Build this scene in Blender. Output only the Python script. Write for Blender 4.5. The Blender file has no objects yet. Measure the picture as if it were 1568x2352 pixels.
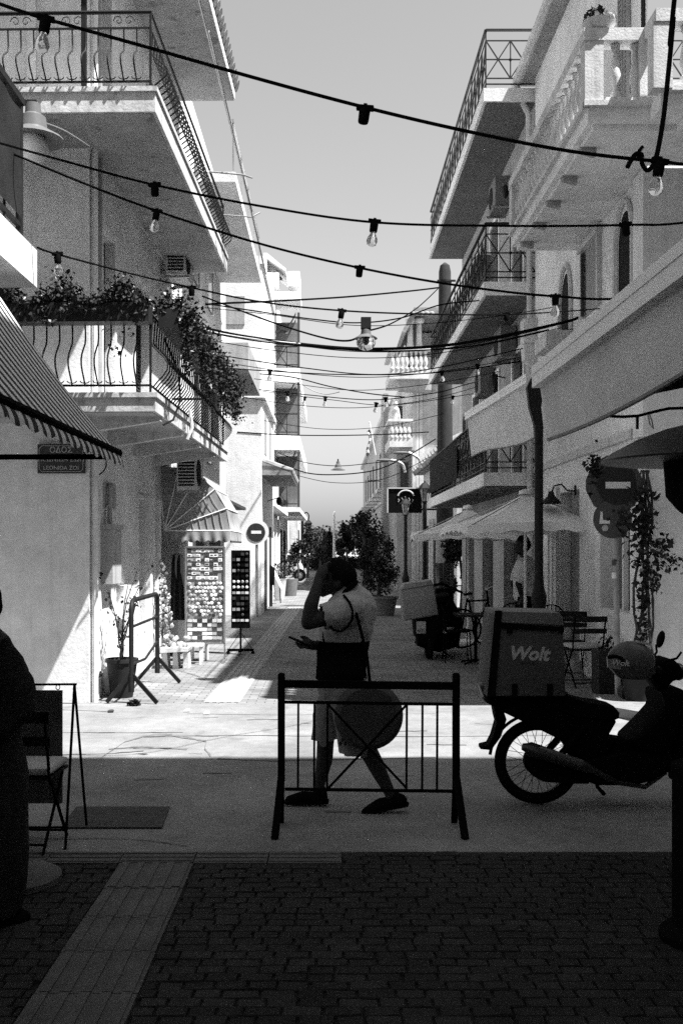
import bpy, bmesh, math, random
from mathutils import Vector, Matrix, Euler
random.seed(7)
R = math.radians
scene = bpy.context.scene
C = scene.collection
# ---------------------------------------------------------------- camera
# the eye stands 1.7 m above the paving and looks along +Y down the street
CX, HY, F, EYE = 755.0, 1258.0, 2352.0, 1.7
cam_d = bpy.data.cameras.new('camera'); cam = bpy.data.objects.new('camera', cam_d); C.objects.link(cam)
cam.location = (0, 0, EYE); cam.rotation_euler = (R(90), 0, 0)
cam_d.sensor_fit = 'HORIZONTAL'; cam_d.sensor_width = 24.0; cam_d.lens = 36.0
cam_d.shift_x = (784 - CX) / 1568.0; cam_d.shift_y = (HY - 1176) / 1568.0
cam_d.clip_end = 3000.0
scene.camera = cam
# ---------------------------------------------------------------- sky and sun
LIGHT = Vector((-1.0, 0.51, -2.1)).normalized()          # the way the sunlight travels
elev = math.asin(-LIGHT.z); azim = math.atan2(-LIGHT.x, -LIGHT.y)
world = bpy.data.worlds.new('World'); scene.world = world; world.use_nodes = True
wn = world.node_tree.nodes; wl = world.node_tree.links; wn.clear()
sky = wn.new('ShaderNodeTexSky'); sky.sky_type = 'NISHITA'; sky.sun_disc = False
sky.sun_elevation = elev; sky.sun_rotation = azim; sky.dust_density = 1.6; sky.air_density = 2.0
bw = wn.new('ShaderNodeRGBToBW'); bg = wn.new('ShaderNodeBackground'); wo = wn.new('ShaderNodeOutputWorld')
bg.inputs['Strength'].default_value = 0.058                # black and white film: the sky is read as grey
wl.new(sky.outputs['Color'], bw.inputs['Color']); wl.new(bw.outputs['Val'], bg.inputs['Color'])
wl.new(bg.outputs['Background'], wo.inputs['Surface'])
sun_d = bpy.data.lights.new('sun', 'SUN'); sun_d.energy = 5.0; sun_d.angle = R(0.6); sun_d.color = (1, 1, 1)
sun = bpy.data.objects.new('sun', sun_d); C.objects.link(sun); sun.location = (20, -10, 40)
sun.rotation_euler = LIGHT.to_track_quat('-Z', 'Y').to_euler()
vs = scene.view_settings; vs.view_transform = 'Standard'; vs.look = 'None'; vs.gamma = 1.0
vs.exposure = 1.52; vs.use_curve_mapping = False
scene.cycles.max_bounces = 5; scene.cycles.diffuse_bounces = 3; scene.cycles.use_denoising = False; scene.cycles.transparent_max_bounces = 8

# ---------------------------------------------------------------- helpers
def X(px, Y): return (px - CX) / F * Y
def Z(py, Y): return EYE - (py - HY) / F * Y
def P(px, py, Y): return Vector((X(px, Y), Y, Z(py, Y)))
def YG(py): return EYE * F / (py - HY)

class MB:
    def __init__(s): s.v = []; s.f = []
    def add(s, vs, fs, M=None):
        n = len(s.v)
        s.v += [tuple(M @ Vector(p)) for p in vs] if M is not None else [tuple(p) for p in vs]
        s.f += [tuple(i + n for i in f) for f in fs]; return s
    def box(s, x0, x1, y0, y1, z0, z1, M=None):
        return s.add([(x0,y0,z0),(x1,y0,z0),(x1,y1,z0),(x0,y1,z0),(x0,y0,z1),(x1,y0,z1),(x1,y1,z1),(x0,y1,z1)],
            [(0,3,2,1),(4,5,6,7),(0,1,5,4),(1,2,6,5),(2,3,7,6),(3,0,4,7)], M)
    def bar(s, a, b, w, h=None, up=(0,0,1)):
        a = Vector(a); b = Vector(b); h = h or w; d = b - a; L = d.length
        if L < 1e-6: return s
        d.normalize(); u = Vector(up)
        if abs(d.dot(u)) > .98: u = Vector((0,1,0))
        r = d.cross(u).normalized(); u = r.cross(d)
        M = Matrix((( r.x,d.x,u.x,a.x),(r.y,d.y,u.y,a.y),(r.z,d.z,u.z,a.z),(0,0,0,1)))
        return s.box(-w/2, w/2, 0, L, -h/2, h/2, M)
    def tube(s, pts, r, n=6, closed=False):
        pts = [Vector(p) for p in pts]; m = len(pts)
        rr = r if isinstance(r, (list, tuple)) else [r] * m
        ref = None; vs = []
        for i, p in enumerate(pts):
            if closed: d = pts[(i+1) % m] - pts[i-1]
            else: d = pts[min(i+1, m-1)] - pts[max(i-1, 0)]
            if d.length < 1e-9: d = Vector((0,0,1))
            d.normalize()
            if ref is None: ref = d.orthogonal().normalized()
            ref = ref - d * ref.dot(d)
            if ref.length < 1e-6: ref = d.orthogonal()
            ref.normalize(); b = d.cross(ref)
            for k in range(n):
                a = 2*math.pi*k/n
                vs.append(p + ref*(math.cos(a)*rr[i]) + b*(math.sin(a)*rr[i]))
        fs = []
        for i in range(m if closed else m-1):
            j = (i+1) % m
            for k in range(n):
                k2 = (k+1) % n
                fs.append((i*n+k, i*n+k2, j*n+k2, j*n+k))
        if not closed:
            fs.append(tuple(range(n-1, -1, -1))); fs.append(tuple((m-1)*n+k for k in range(n)))
        return s.add(vs, fs)
    def lathe(s, prof, n=12, c=(0,0,0), M=None):
        vs = []; fs = []; c = Vector(c)
        for r, z in prof:
            for k in range(n):
                a = 2*math.pi*k/n; vs.append(c + Vector((r*math.cos(a), r*math.sin(a), z)))
        for i in range(len(prof)-1):
            for k in range(n):
                k2 = (k+1) % n; fs.append((i*n+k, i*n+k2, (i+1)*n+k2, (i+1)*n+k))
        fs.append(tuple(range(n-1,-1,-1))); fs.append(tuple((len(prof)-1)*n+k for k in range(n)))
        return s.add(vs, fs, M)
    def prism(s, poly, a, b, plane='xz', M=None, inset=0.0):
        # outline extruded between a and b; with inset the two end caps are smaller, so the rim is rounded
        def pt(p, w):
            return {'xz': (p[0], w, p[1]), 'yz': (w, p[0], p[1]), 'xy': (p[0], p[1], w)}[plane]
        n = len(poly); rings = []
        if inset > 0:
            cx = sum(p[0] for p in poly)/n; cz = sum(p[1] for p in poly)/n
            ext = max(max(abs(p[0]-cx) for p in poly), max(abs(p[1]-cz) for p in poly))
            k = max(0.2, 1 - inset/ext); k2 = max(.3, 1 - .3*inset/ext)
            sm = lambda q: [(cx+(p[0]-cx)*q, cz+(p[1]-cz)*q) for p in poly]
            d = min(inset, abs(b-a)*.45) * (1 if b > a else -1)
            rings = [(sm(k), a), (sm(k2), a+d*.35), (poly, a+d), (poly, b-d), (sm(k2), b-d*.35), (sm(k), b)]
        else: rings = [(poly, a), (poly, b)]
        vs = [pt(p, w) for pl, w in rings for p in pl]; fs = [tuple(range(n))]
        for i in range(len(rings)-1):
            for k in range(n):
                k2 = (k+1) % n; fs.append((i*n+k, (i+1)*n+k, (i+1)*n+k2, i*n+k2))
        fs.append(tuple((len(rings)-1)*n+k for k in range(n-1,-1,-1)))
        return s.add(vs, fs, M)
    def sphere(s, c, r, nu=10, nv=7, M=None):
        rx, ry, rz = (r, r, r) if not isinstance(r, (tuple, list)) else r
        vs = [(c[0], c[1], c[2]-rz)]; fs = []
        for i in range(1, nv):
            t = -math.pi/2 + math.pi*i/nv
            for k in range(nu):
                a = 2*math.pi*k/nu
                vs.append((c[0]+rx*math.cos(t)*math.cos(a), c[1]+ry*math.cos(t)*math.sin(a), c[2]+rz*math.sin(t)))
        vs.append((c[0], c[1], c[2]+rz)); last = len(vs)-1
        for k in range(nu):
            k2 = (k+1) % nu; fs.append((0, 1+k2, 1+k)); fs.append((last, last-nu+k, last-nu+k2))
            for i in range(nv-2):
                o = 1+i*nu; fs.append((o+k, o+k2, o+nu+k2, o+nu+k))
        return s.add(vs, fs, M)
    def capsule(s, a, b, ra, rb, n=10):
        a = Vector(a); b = Vector(b); d = (b-a)
        L = d.length; d = d.normalized() if L > 1e-6 else Vector((0,0,1))
        pts = []; rs = []
        for t in (-85, -60, -30): pts.append(a + d*ra*math.sin(R(t))); rs.append(ra*math.cos(R(t)))
        pts += [a, b]; rs += [ra, rb]
        for t in (30, 60, 85): pts.append(b + d*rb*math.sin(R(t))); rs.append(rb*math.cos(R(t)))
        return s.tube(pts, rs, n)
    def grid(s, fn, nu, nv):
        vs = [fn(i/nu, j/nv) for i in range(nu+1) for j in range(nv+1)]
        fs = [(i*(nv+1)+j, (i+1)*(nv+1)+j, (i+1)*(nv+1)+j+1, i*(nv+1)+j+1) for i in range(nu) for j in range(nv)]
        return s.add(vs, fs)
    def leaves(s, c, rad, n, size, rnd=random, flat=.5):
        for _ in range(n):
            while True:
                q = Vector((rnd.uniform(-1,1), rnd.uniform(-1,1), rnd.uniform(-1,1)))
                if .15 < q.length < 1: break
            q = Vector((q.x*rad[0], q.y*rad[1], q.z*rad[2])) + Vector(c)
            s.leaf(q, size*rnd.uniform(.6,1.3), rnd)
        return s
    def leaf(s, q, L, rnd=random):
        e = Euler((rnd.uniform(-1.2,1.2), rnd.uniform(-1.2,1.2), rnd.uniform(0,6.28))).to_matrix()
        w = L*.36
        pts = [Vector((-L*.5,0,0)), Vector((-.05*L,w,.08*L)), Vector((L*.5,0,-.1*L)), Vector((-.05*L,-w,.08*L))]
        return s.add([q + e @ p for p in pts], [(0,3,2,1)])
    def mesh(s, name, smooth=True, recalc=True):
        me = bpy.data.meshes.new(name); me.from_pydata(s.v, [], s.f)
        if recalc and len(s.f) < 30000:
            bm = bmesh.new(); bm.from_mesh(me); bmesh.ops.recalc_face_normals(bm, faces=bm.faces[:]); bm.to_mesh(me); bm.free()
        if smooth:
            me.polygons.foreach_set('use_smooth', [True]*len(me.polygons))
            me.set_sharp_from_angle(angle=R(38))
        me.update(); return me

WORLD_ROOTS = {}
def tag(o, label=None, cat=None, group=None, kind=None):
    if label: o['label'] = label
    if cat: o['category'] = cat
    if group: o['group'] = group
    if kind: o['kind'] = kind
    return o
def thing(name, label, cat, loc=(0,0,0), rz=0.0, group=None, local=False):
    o = bpy.data.objects.new(name, None); C.objects.link(o)
    o.empty_display_size = .2; o.location = loc; o.rotation_euler = (0,0,rz)
    tag(o, label, cat, group)
    if not local: WORLD_ROOTS[o.name] = (Matrix.Translation(Vector(loc)) @ Matrix.Rotation(rz, 4, 'Z')).inverted()
    return o
def obj(name, mb, m, parent=None, smooth=True, label=None, kind=None, mesh=None):
    me = mesh or mb.mesh(name, smooth)
    if m and not me.materials: me.materials.append(m)
    o = bpy.data.objects.new(name, me); C.objects.link(o)
    if parent:
        o.parent = parent
        if parent.name in WORLD_ROOTS: o.matrix_parent_inverse = WORLD_ROOTS[parent.name]
    if label: o['label'] = label
    if kind: o['kind'] = kind
    elif name in ('petals','foliage','leaves','crown','blades','louvres','side_louvres'): o['kind'] = 'stuff'
    return o
def inst(name, me, parent, loc=(0,0,0), rot=(0,0,0), sc=(1,1,1)):
    o = bpy.data.objects.new(name, me); C.objects.link(o); o.location = loc; o.rotation_euler = rot; o.scale = sc
    if parent:
        o.parent = parent
        if parent.name in WORLD_ROOTS: o.matrix_parent_inverse = WORLD_ROOTS[parent.name]
    return o
def copy_tree(o, parent=None, loc=None, rz=None, label=None):
    c = o.copy(); C.objects.link(c)
    if parent: c.parent = parent
    if loc is not None: c.location = loc
    if rz is not None: c.rotation_euler = (0,0,rz)
    if label: c['label'] = label
    for ch in o.children: copy_tree(ch, c)
    return c
def struct(name, mb, m, smooth=False):
    o = obj(name, mb, m, None, smooth); o['kind'] = 'structure'; return o
def text_mesh(body, size, shear=0.0, font_off=0.0):
    cu = bpy.data.curves.new('lettering', 'FONT'); cu.body = body; cu.size = size; cu.align_x = 'CENTER'; cu.align_y = 'CENTER'
    cu.extrude = .003; cu.shear = shear; cu.offset = font_off; cu.resolution_u = 3
    t = bpy.data.objects.new('lettering', cu); C.objects.link(t)
    dg = bpy.context.evaluated_depsgraph_get(); me = bpy.data.meshes.new_from_object(t.evaluated_get(dg))
    bpy.data.objects.remove(t); bpy.data.curves.remove(cu); return me
def wrinkle(me, amp, sc, stretch=(1,1,1)):
    # folds of cloth: push the surface in and out along its normals
    from mathutils import noise
    for v in me.vertices:
        p = Vector((v.co.x*stretch[0], v.co.y*stretch[1], v.co.z*stretch[2]))*sc
        k = 1-abs(noise.noise(p))*2 + .5*noise.noise(p*2.3)
        v.co += v.normal*amp*k
    me.update(); return me
def remesh(mb, vox, smooth_it=6, extra=None):
    me = mb.mesh('tmp', False); o = bpy.data.objects.new('tmp', me); C.objects.link(o)
    m = o.modifiers.new('r', 'REMESH'); m.mode = 'VOXEL'; m.voxel_size = vox
    s = o.modifiers.new('s', 'SMOOTH'); s.factor = .5; s.iterations = smooth_it
    dg = bpy.context.evaluated_depsgraph_get(); out = bpy.data.meshes.new_from_object(o.evaluated_get(dg))
    bpy.data.objects.remove(o)
    out.polygons.foreach_set('use_smooth', [True]*len(out.polygons)); return out

# ---------------------------------------------------------------- materials (a grey film palette)
def mat(name, val, rough=.8, var=.0, scale=4.0, bump=0.0, bscale=40.0, streak=0.0, spec=.15, metal=0.0, spots=0.0, coord='pos'):
    m = bpy.data.materials.new(name); m.use_nodes = True
    nt = m.node_tree; N = nt.nodes; L = nt.links; b = N['Principled BSDF']
    b.inputs['Roughness'].default_value = rough; b.inputs['Metallic'].default_value = metal
    b.inputs['Specular IOR Level'].default_value = spec
    b.inputs['Base Color'].default_value = (val, val, val, 1)
    if var or streak or bump or spots:
        geo = N.new('ShaderNodeNewGeometry'); src = geo.outputs['Position']
        if coord == 'obj':
            tc = N.new('ShaderNodeTexCoord'); src = tc.outputs['Object']
        cur = None
        def noise(sc, det, rgh=.6, vec=None):
            n = N.new('ShaderNodeTexNoise'); n.inputs['Scale'].default_value = sc; n.inputs['Detail'].default_value = det
            n.inputs['Roughness'].default_value = rgh; L.new(vec or src, n.inputs['Vector']); return n.outputs['Fac']
        def mul(f, lo, hi, flo, fhi, cur):
            r = N.new('ShaderNodeMapRange'); r.inputs['From Min'].default_value = flo; r.inputs['From Max'].default_value = fhi
            r.inputs['To Min'].default_value = lo; r.inputs['To Max'].default_value = hi; L.new(f, r.inputs['Value'])
            k = N.new('ShaderNodeMath'); k.operation = 'MULTIPLY'; L.new(r.outputs['Result'], k.inputs[0])
            if cur is None: k.inputs[1].default_value = val
            else: L.new(cur, k.inputs[1])
            return k.outputs['Value']
        if var:
            cur = mul(noise(scale, 8), 1-var, 1+var*.5, .3, .7, cur)
            cur = mul(noise(scale*9, 4), 1-var*.45, 1+var*.25, .3, .7, cur)
        if streak:
            mp = N.new('ShaderNodeMapping'); mp.inputs['Scale'].default_value = (6, 6, .35); L.new(src, mp.inputs['Vector'])
            cur = mul(noise(1.6, 6, .7, mp.outputs['Vector']), 1-streak, 1.0, .28, .52, cur)
        if spots:
            cur = mul(noise(scale*3.1, 3, .5), 1-spots, 1.0, .30, .38, cur)
        if cur is not None: L.new(cur, b.inputs['Base Color'])
        if bump:
            bp = N.new('ShaderNodeBump'); bp.inputs['Strength'].default_value = bump; bp.inputs['Distance'].default_value = .02
            L.new(noise(bscale, 6), bp.inputs['Height']); L.new(bp.outputs['Normal'], b.inputs['Normal'])
    return m
def brick_mat(name, val, sx, sy, joint=.45):
    m = mat(name, val, .85); nt = m.node_tree; N = nt.nodes; L = nt.links; b = N['Principled BSDF']
    geo = N.new('ShaderNodeNewGeometry'); br = N.new('ShaderNodeTexBrick'); br.offset = .5
    br.inputs['Scale'].default_value = 1.0; br.inputs['Brick Width'].default_value = sx; br.inputs['Row Height'].default_value = sy
    br.inputs['Mortar Size'].default_value = .006; br.inputs['Color1'].default_value = (val*.8,)*3+(1,)
    br.inputs['Color2'].default_value = (val*1.2,)*3+(1,); br.inputs['Mortar'].default_value = (val*joint,)*3+(1,)
    L.new(geo.outputs['Position'], br.inputs['Vector'])
    n = N.new('ShaderNodeTexNoise'); n.inputs['Scale'].default_value = 1.3; n.inputs['Detail'].default_value = 7; L.new(geo.outputs['Position'], n.inputs['Vector'])
    mx = N.new('ShaderNodeMix'); mx.data_type = 'RGBA'; mx.blend_type = 'MULTIPLY'; mx.inputs['Factor'].default_value = .7
    cr = N.new('ShaderNodeMapRange'); cr.inputs['From Min'].default_value = .3; cr.inputs['From Max'].default_value = .7
    cr.inputs['To Min'].default_value = .6; cr.inputs['To Max'].default_value = 1.3; L.new(n.outputs['Fac'], cr.inputs['Value'])
    L.new(br.outputs['Color'], mx.inputs[6]); L.new(cr.outputs['Result'], mx.inputs[7]); L.new(mx.outputs[2], b.inputs['Base Color'])
    bp = N.new('ShaderNodeBump'); bp.inputs['Strength'].default_value = .5; bp.inputs['Distance'].default_value = .01
    L.new(br.outputs['Fac'], bp.inputs['Height']); bp.invert = True; L.new(bp.outputs['Normal'], b.inputs['Normal'])
    return m
def stripe_mat(name, a, c, width, axis):
    m = mat(name, a, .9); nt = m.node_tree; N = nt.nodes; L = nt.links; b = N['Principled BSDF']
    tc = N.new('ShaderNodeNewGeometry'); sp = N.new('ShaderNodeSeparateXYZ'); L.new(tc.outputs['Position'], sp.inputs[0])
    k = N.new('ShaderNodeMath'); k.operation = 'MULTIPLY'; k.inputs[1].default_value = 1/width; L.new(sp.outputs[axis], k.inputs[0])
    fr = N.new('ShaderNodeMath'); fr.operation = 'FRACT'; L.new(k.outputs[0], fr.inputs[0])
    g = N.new('ShaderNodeMath'); g.operation = 'GREATER_THAN'; g.inputs[1].default_value = .5; L.new(fr.outputs[0], g.inputs[0])
    mx = N.new('ShaderNodeMix'); mx.data_type = 'RGBA'; mx.inputs[6].default_value = (a,)*3+(1,); mx.inputs[7].default_value = (c,)*3+(1,)
    L.new(g.outputs[0], mx.inputs[0]); L.new(mx.outputs[2], b.inputs['Base Color']); return m
def cloth_mat(name, val, trans=.25):
    m = mat(name, val, .9, var=.18, scale=2.0, bump=.15, bscale=9)
    nt = m.node_tree; N = nt.nodes; L = nt.links; b = N['Principled BSDF']; out = N['Material Output']
    t = N.new('ShaderNodeBsdfTranslucent'); t.inputs['Color'].default_value = (val,)*3+(1,)
    mx = N.new('ShaderNodeMixShader'); mx.inputs[0].default_value = trans
    L.new(b.outputs[0], mx.inputs[1]); L.new(t.outputs[0], mx.inputs[2]); L.new(mx.outputs[0], out.inputs['Surface']); return m
def glass_mat(name):
    m = bpy.data.materials.new(name); m.use_nodes = True; b = m.node_tree.nodes['Principled BSDF']
    b.inputs['Base Color'].default_value = (.9,.9,.9,1); b.inputs['Roughness'].default_value = .03
    b.inputs['Transmission Weight'].default_value = .95; b.inputs['IOR'].default_value = 1.2; return m

M = {}
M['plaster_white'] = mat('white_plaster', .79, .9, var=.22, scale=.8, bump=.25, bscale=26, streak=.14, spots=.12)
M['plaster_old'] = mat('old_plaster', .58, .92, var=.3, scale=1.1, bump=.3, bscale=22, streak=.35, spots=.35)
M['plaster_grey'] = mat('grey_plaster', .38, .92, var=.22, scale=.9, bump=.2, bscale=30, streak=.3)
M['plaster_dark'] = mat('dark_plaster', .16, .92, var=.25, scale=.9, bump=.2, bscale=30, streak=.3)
M['stone_white'] = mat('white_stone', .62, .85, var=.22, scale=3, bump=.25, bscale=45, streak=.3)
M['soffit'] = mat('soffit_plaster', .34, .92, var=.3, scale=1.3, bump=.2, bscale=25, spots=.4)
M['asphalt'] = mat('worn_concrete_road', .225, .88, var=.34, scale=1.0, bump=.6, bscale=70, spots=.22)
M['earth'] = mat('plain_ground', .30, .9, var=.3, scale=.4, bump=.2, bscale=20)
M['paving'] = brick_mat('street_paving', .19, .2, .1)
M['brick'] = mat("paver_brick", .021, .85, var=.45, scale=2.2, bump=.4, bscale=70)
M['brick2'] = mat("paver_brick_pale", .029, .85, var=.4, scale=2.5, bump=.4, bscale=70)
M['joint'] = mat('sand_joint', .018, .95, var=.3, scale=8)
M['tactile'] = mat('tactile_tile', .10, .85, var=.28, scale=5, bump=.3, bscale=80)
M['tactile_pale'] = mat('pale_tactile_tile', .34, .85, var=.28, scale=5, bump=.3, bscale=80)
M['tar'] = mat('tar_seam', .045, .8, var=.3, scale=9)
M['stain_and_shadow'] = mat('road_stain_and_shadow', .14, .9, var=.5, scale=7)  # colours real stains and the shadows painted on the road
M['black'] = mat('black_paint', .005, .7, spec=.008)
M['blackmatt'] = mat('matt_black', .006, .85, spec=.008)
M['iron'] = mat('wrought_iron', .015, .6, var=.3, scale=14, spec=.15)
M['rubber'] = mat('tyre_rubber', .006, .85, spec=.02)
M['chrome'] = mat('chrome', .55, .25, metal=1.0)
M['steel'] = mat('galvanised_steel', .38, .45, metal=.7, var=.2, scale=8)
M['darkwood'] = mat('dark_wood', .015, .7, var=.4, scale=9, spec=.12)
M['shutter'] = mat('dark_shutter', .06, .7, var=.2, scale=6)
M['shutter_grey'] = mat('grey_shutter', .30, .7, var=.2, scale=6)
M['white_paint'] = mat('white_paint', .78, .55, var=.08, scale=5)
M['ac_shaded'] = mat('appliance_shaded', .16, .7, var=.2, scale=5)  # darker copy of the white casing, shade put into its colour
M['ac_white'] = mat('appliance_white', .62, .6, var=.14, scale=5, streak=.1)
M['dark'] = mat('dark_opening', .012, .9)
M['window_glass'] = mat('window_glass', .03, .08, spec=.6)
M['tile'] = mat('roof_tile', .26, .85, var=.4, scale=6, bump=.3, bscale=40)
M['awning_cloth'] = cloth_mat('awning_cloth', .66, .14)
M['parasol_cloth'] = cloth_mat('parasol_cloth', .84, .06)
M['grey_cloth'] = mat('grey_cloth', .22, .95, var=.2, scale=6, bump=.3, bscale=30)
M['darkcloth'] = mat('dark_cloth', .022, .95, var=.35, scale=30, bump=.5, bscale=160)
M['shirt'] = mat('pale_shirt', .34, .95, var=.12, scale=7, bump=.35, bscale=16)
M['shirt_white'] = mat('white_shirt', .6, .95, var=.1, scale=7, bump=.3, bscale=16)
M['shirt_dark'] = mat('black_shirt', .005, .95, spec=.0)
M['shorts'] = mat('pale_shorts', .2, .95, var=.15, scale=8, bump=.3, bscale=18)
M['skin'] = mat('tanned_skin', .03, .65, var=.12, scale=9)
M['leaf'] = mat('leaf', .045, .7, var=.35, scale=5)
M['leaf_pale'] = mat('pale_leaf', .11, .6, var=.35, scale=9)
M['leaf_dark'] = mat('dark_leaf', .022, .75, var=.3, scale=5)
M['petal'] = mat('petal', .35, .7, var=.3, scale=15)
M['bark'] = mat('bark', .07, .9, var=.4, scale=12, bump=.5, bscale=30)
M['pot'] = mat('black_pot', .02, .6, var=.3, scale=9)
M['terracotta'] = mat('terracotta', .16, .8, var=.3, scale=9)
M['card_white'] = mat('card_white', .75, .6); M['card_grey'] = mat('card_grey', .34, .6); M['card_dark'] = mat('card_dark', .05, .6)
M['board'] = mat('grey_board', .3, .7, var=.15, scale=8)
M['sign_red'] = mat('sign_red', .03, .5, var=.1, scale=10); M['sign_grey'] = mat('sign_grey', .085, .6, var=.25, scale=12)
M['sign_white'] = mat('sign_white', .7, .5)
M['concrete'] = mat('concrete_pole', .04, .9, var=.25, scale=3, streak=.3)
M['globe'] = mat('milk_glass', .6, .25); M['lampgrey'] = mat('lamp_enamel', .13, .4, var=.15, scale=20)
M['bulb'] = glass_mat('bulb_glass')
M['clear'] = glass_mat('lantern_glass')
M['box_blue'] = mat('courier_bag', .075, .8, var=.15, scale=8, bump=.25, bscale=14)
M['box_pale'] = mat('courier_box', .26, .7, var=.12, scale=8)
M['letter'] = mat('pale_lettering', .42, .8)
M['cushion'] = mat('cushion', .42, .95, var=.15, scale=12, bump=.3, bscale=30)
M['stripe'] = stripe_mat('striped_awning_cloth', .6, .03, .12, 1)
M['stripe_fine'] = mat('checked_awning_cloth', .30, .9, var=.2, scale=5)
# ================================================================ ground
struct('ground', MB().box(-900,900,-300,1500,-.3,-.05), M['earth'])
road = struct('road', MB().box(-40,40,5.72,11.15,-.04,0), M['asphalt'])
struct('street', MB().box(-2.75,3.6,11.15,62,-.04,0), M['paving'])
struct('promenade', MB().box(-60,60,62,140,-.04,.004), M['asphalt'])
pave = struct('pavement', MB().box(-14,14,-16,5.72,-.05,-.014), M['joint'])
# tar seams, cracks and stains of the sunlit road, with painted cable shadows
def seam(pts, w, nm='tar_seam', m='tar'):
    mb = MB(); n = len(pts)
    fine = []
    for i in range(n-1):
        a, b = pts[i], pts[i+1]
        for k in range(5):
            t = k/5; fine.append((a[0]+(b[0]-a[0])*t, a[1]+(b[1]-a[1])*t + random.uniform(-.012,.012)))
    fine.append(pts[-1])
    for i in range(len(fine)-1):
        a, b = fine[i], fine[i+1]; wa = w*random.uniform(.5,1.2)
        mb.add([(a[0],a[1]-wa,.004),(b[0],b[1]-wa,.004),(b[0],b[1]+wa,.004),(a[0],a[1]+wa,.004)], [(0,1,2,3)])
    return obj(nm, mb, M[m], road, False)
def gp(px, py): y = YG(py); return (X(px, y), y)
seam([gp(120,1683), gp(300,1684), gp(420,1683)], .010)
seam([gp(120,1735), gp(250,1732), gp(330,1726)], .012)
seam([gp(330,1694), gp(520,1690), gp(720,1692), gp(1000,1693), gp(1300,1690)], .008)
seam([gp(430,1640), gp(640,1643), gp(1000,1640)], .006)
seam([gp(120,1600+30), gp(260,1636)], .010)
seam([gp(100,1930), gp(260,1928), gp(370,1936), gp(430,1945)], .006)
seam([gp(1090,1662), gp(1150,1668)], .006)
seam([gp(235,1739), gp(262,1722), gp(285,1706), gp(330,1692), gp(395,1688)], .05, 'stain_and_shadow', 'stain_and_shadow')  # this strip and the next three paint shadows of hanging cables
seam([gp(395,1690), gp(440,1698), gp(474,1704)], .035, 'stain_and_shadow', 'stain_and_shadow')
seam([gp(474,1706), gp(470,1720), gp(484,1738)], .035, 'stain_and_shadow', 'stain_and_shadow')
seam([gp(250,1722), gp(330,1716), gp(430,1722)], .03, 'stain_and_shadow', 'stain_and_shadow')
seam([gp(500,1744), gp(620,1748), gp(800,1745), gp(1000,1741)], .02, 'stain_and_shadow', 'stain_and_shadow')  # painted shadow line of an awning edge
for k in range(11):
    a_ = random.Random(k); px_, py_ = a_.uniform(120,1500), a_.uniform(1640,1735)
    seam([gp(px_,py_), gp(px_+a_.uniform(20,110),py_+a_.uniform(-2,2))], a_.uniform(.006,.02), 'stain_and_shadow', 'stain_and_shadow')
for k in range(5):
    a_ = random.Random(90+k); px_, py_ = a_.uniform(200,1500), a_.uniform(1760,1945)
    seam([gp(px_,py_), gp(px_+a_.uniform(20,90),py_+a_.uniform(-3,3))], a_.uniform(.006,.022), 'stain_and_shadow', 'stain_and_shadow')
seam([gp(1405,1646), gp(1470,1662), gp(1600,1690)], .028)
# dark iron plate let into the road
pl = thing('cover_plate', 'dark flat metal plate let into the shaded road beside the sandwich board', 'cover plate', (X(275,6.4),6.4,0))
obj('plate', MB().prism([gp(175,1857), gp(390,1857), gp(372,1905), gp(140,1905)], .002, .012, 'xy'), mat('plate_iron', .045, .7, var=.3, scale=9), pl, False)
# ------- bricks of the near pavement: one object each where they can be told apart
def brick_mesh(m, k):
    rnd = random.Random(k); l, w = .5, .5; vs = []
    for z, e in ((-.03,0),(-.006,.005),(0,.05)):
        vs += [(-l+e,-w+e,z),(-e*.5,-w+e*.8,z),(l-e,-w+e,z),(l-e,w-e,z),(e*.5,w-e*.8,z),(-l+e,w-e,z)]
    vs = [(x+rnd.uniform(-.02,.02), y+rnd.uniform(-.03,.03), z+(rnd.uniform(-.0015,.0015) if z > -.01 else 0)) for x,y,z in vs]
    fs = [(12,13,14,15,16,17)]
    for o in (0,6):
        for i in range(6): j=(i+1)%6; fs.append((o+i,o+j,o+6+j,o+6+i))
    mb = MB().add(vs, fs); me = mb.mesh('brick', False); me.materials.append(m); return me
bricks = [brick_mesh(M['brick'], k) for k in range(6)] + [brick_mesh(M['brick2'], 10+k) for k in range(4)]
rest = MB(); cnt = 0; BV = [[tuple(v.co) for v in b_.vertices] for b_ in bricks]
rnd = random.Random(3)
RW = .074
for r in range(90):
    y = r*RW+.05
    if y > 5.69: break
    x = -3.8+rnd.uniform(0,.1)
    while x < 3.8:
        L = rnd.uniform(.09,.15); lo, hi = x, x+L; x = hi+.004
        if lo < -.723 and hi > -1.127:
            if lo < -1.127 and (-1.127-lo) > .02: hi = -1.127
            elif hi > -.723 and (hi+.723) > .02: lo = -.723
            else: continue
        c = (lo+hi)/2
        if y > 5.5 and c < .1: continue
        z = rnd.gauss(0,.0018); px = CX + c/y*F
        if -40 < px < 1608 and y > 3.62 and cnt < 300:
            inst('brick', rnd.choice(bricks), pave, (c, y, z+.001), (rnd.gauss(0,.02),rnd.gauss(0,.014),rnd.gauss(0,.012)), (hi-lo-.004,RW-.005,1)); cnt += 1
        else:
            q = rnd.choice(BV); sx_, sy_ = hi-lo-.004, RW-.005
            n0 = len(rest.v); rest.v += [(c+v[0]*sx_, y+v[1]*sy_, z+.001+v[2]) for v in q]
            rest.f.append(tuple(n0+i for i in range(12,18)))
            for o in (0,6):
                for i in range(6): j=(i+1)%6; rest.f.append((n0+o+i,n0+o+j,n0+o+6+j,n0+o+6+i))
obj('brick_field', rest, M['brick'], pave, False, kind='stuff')
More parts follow.
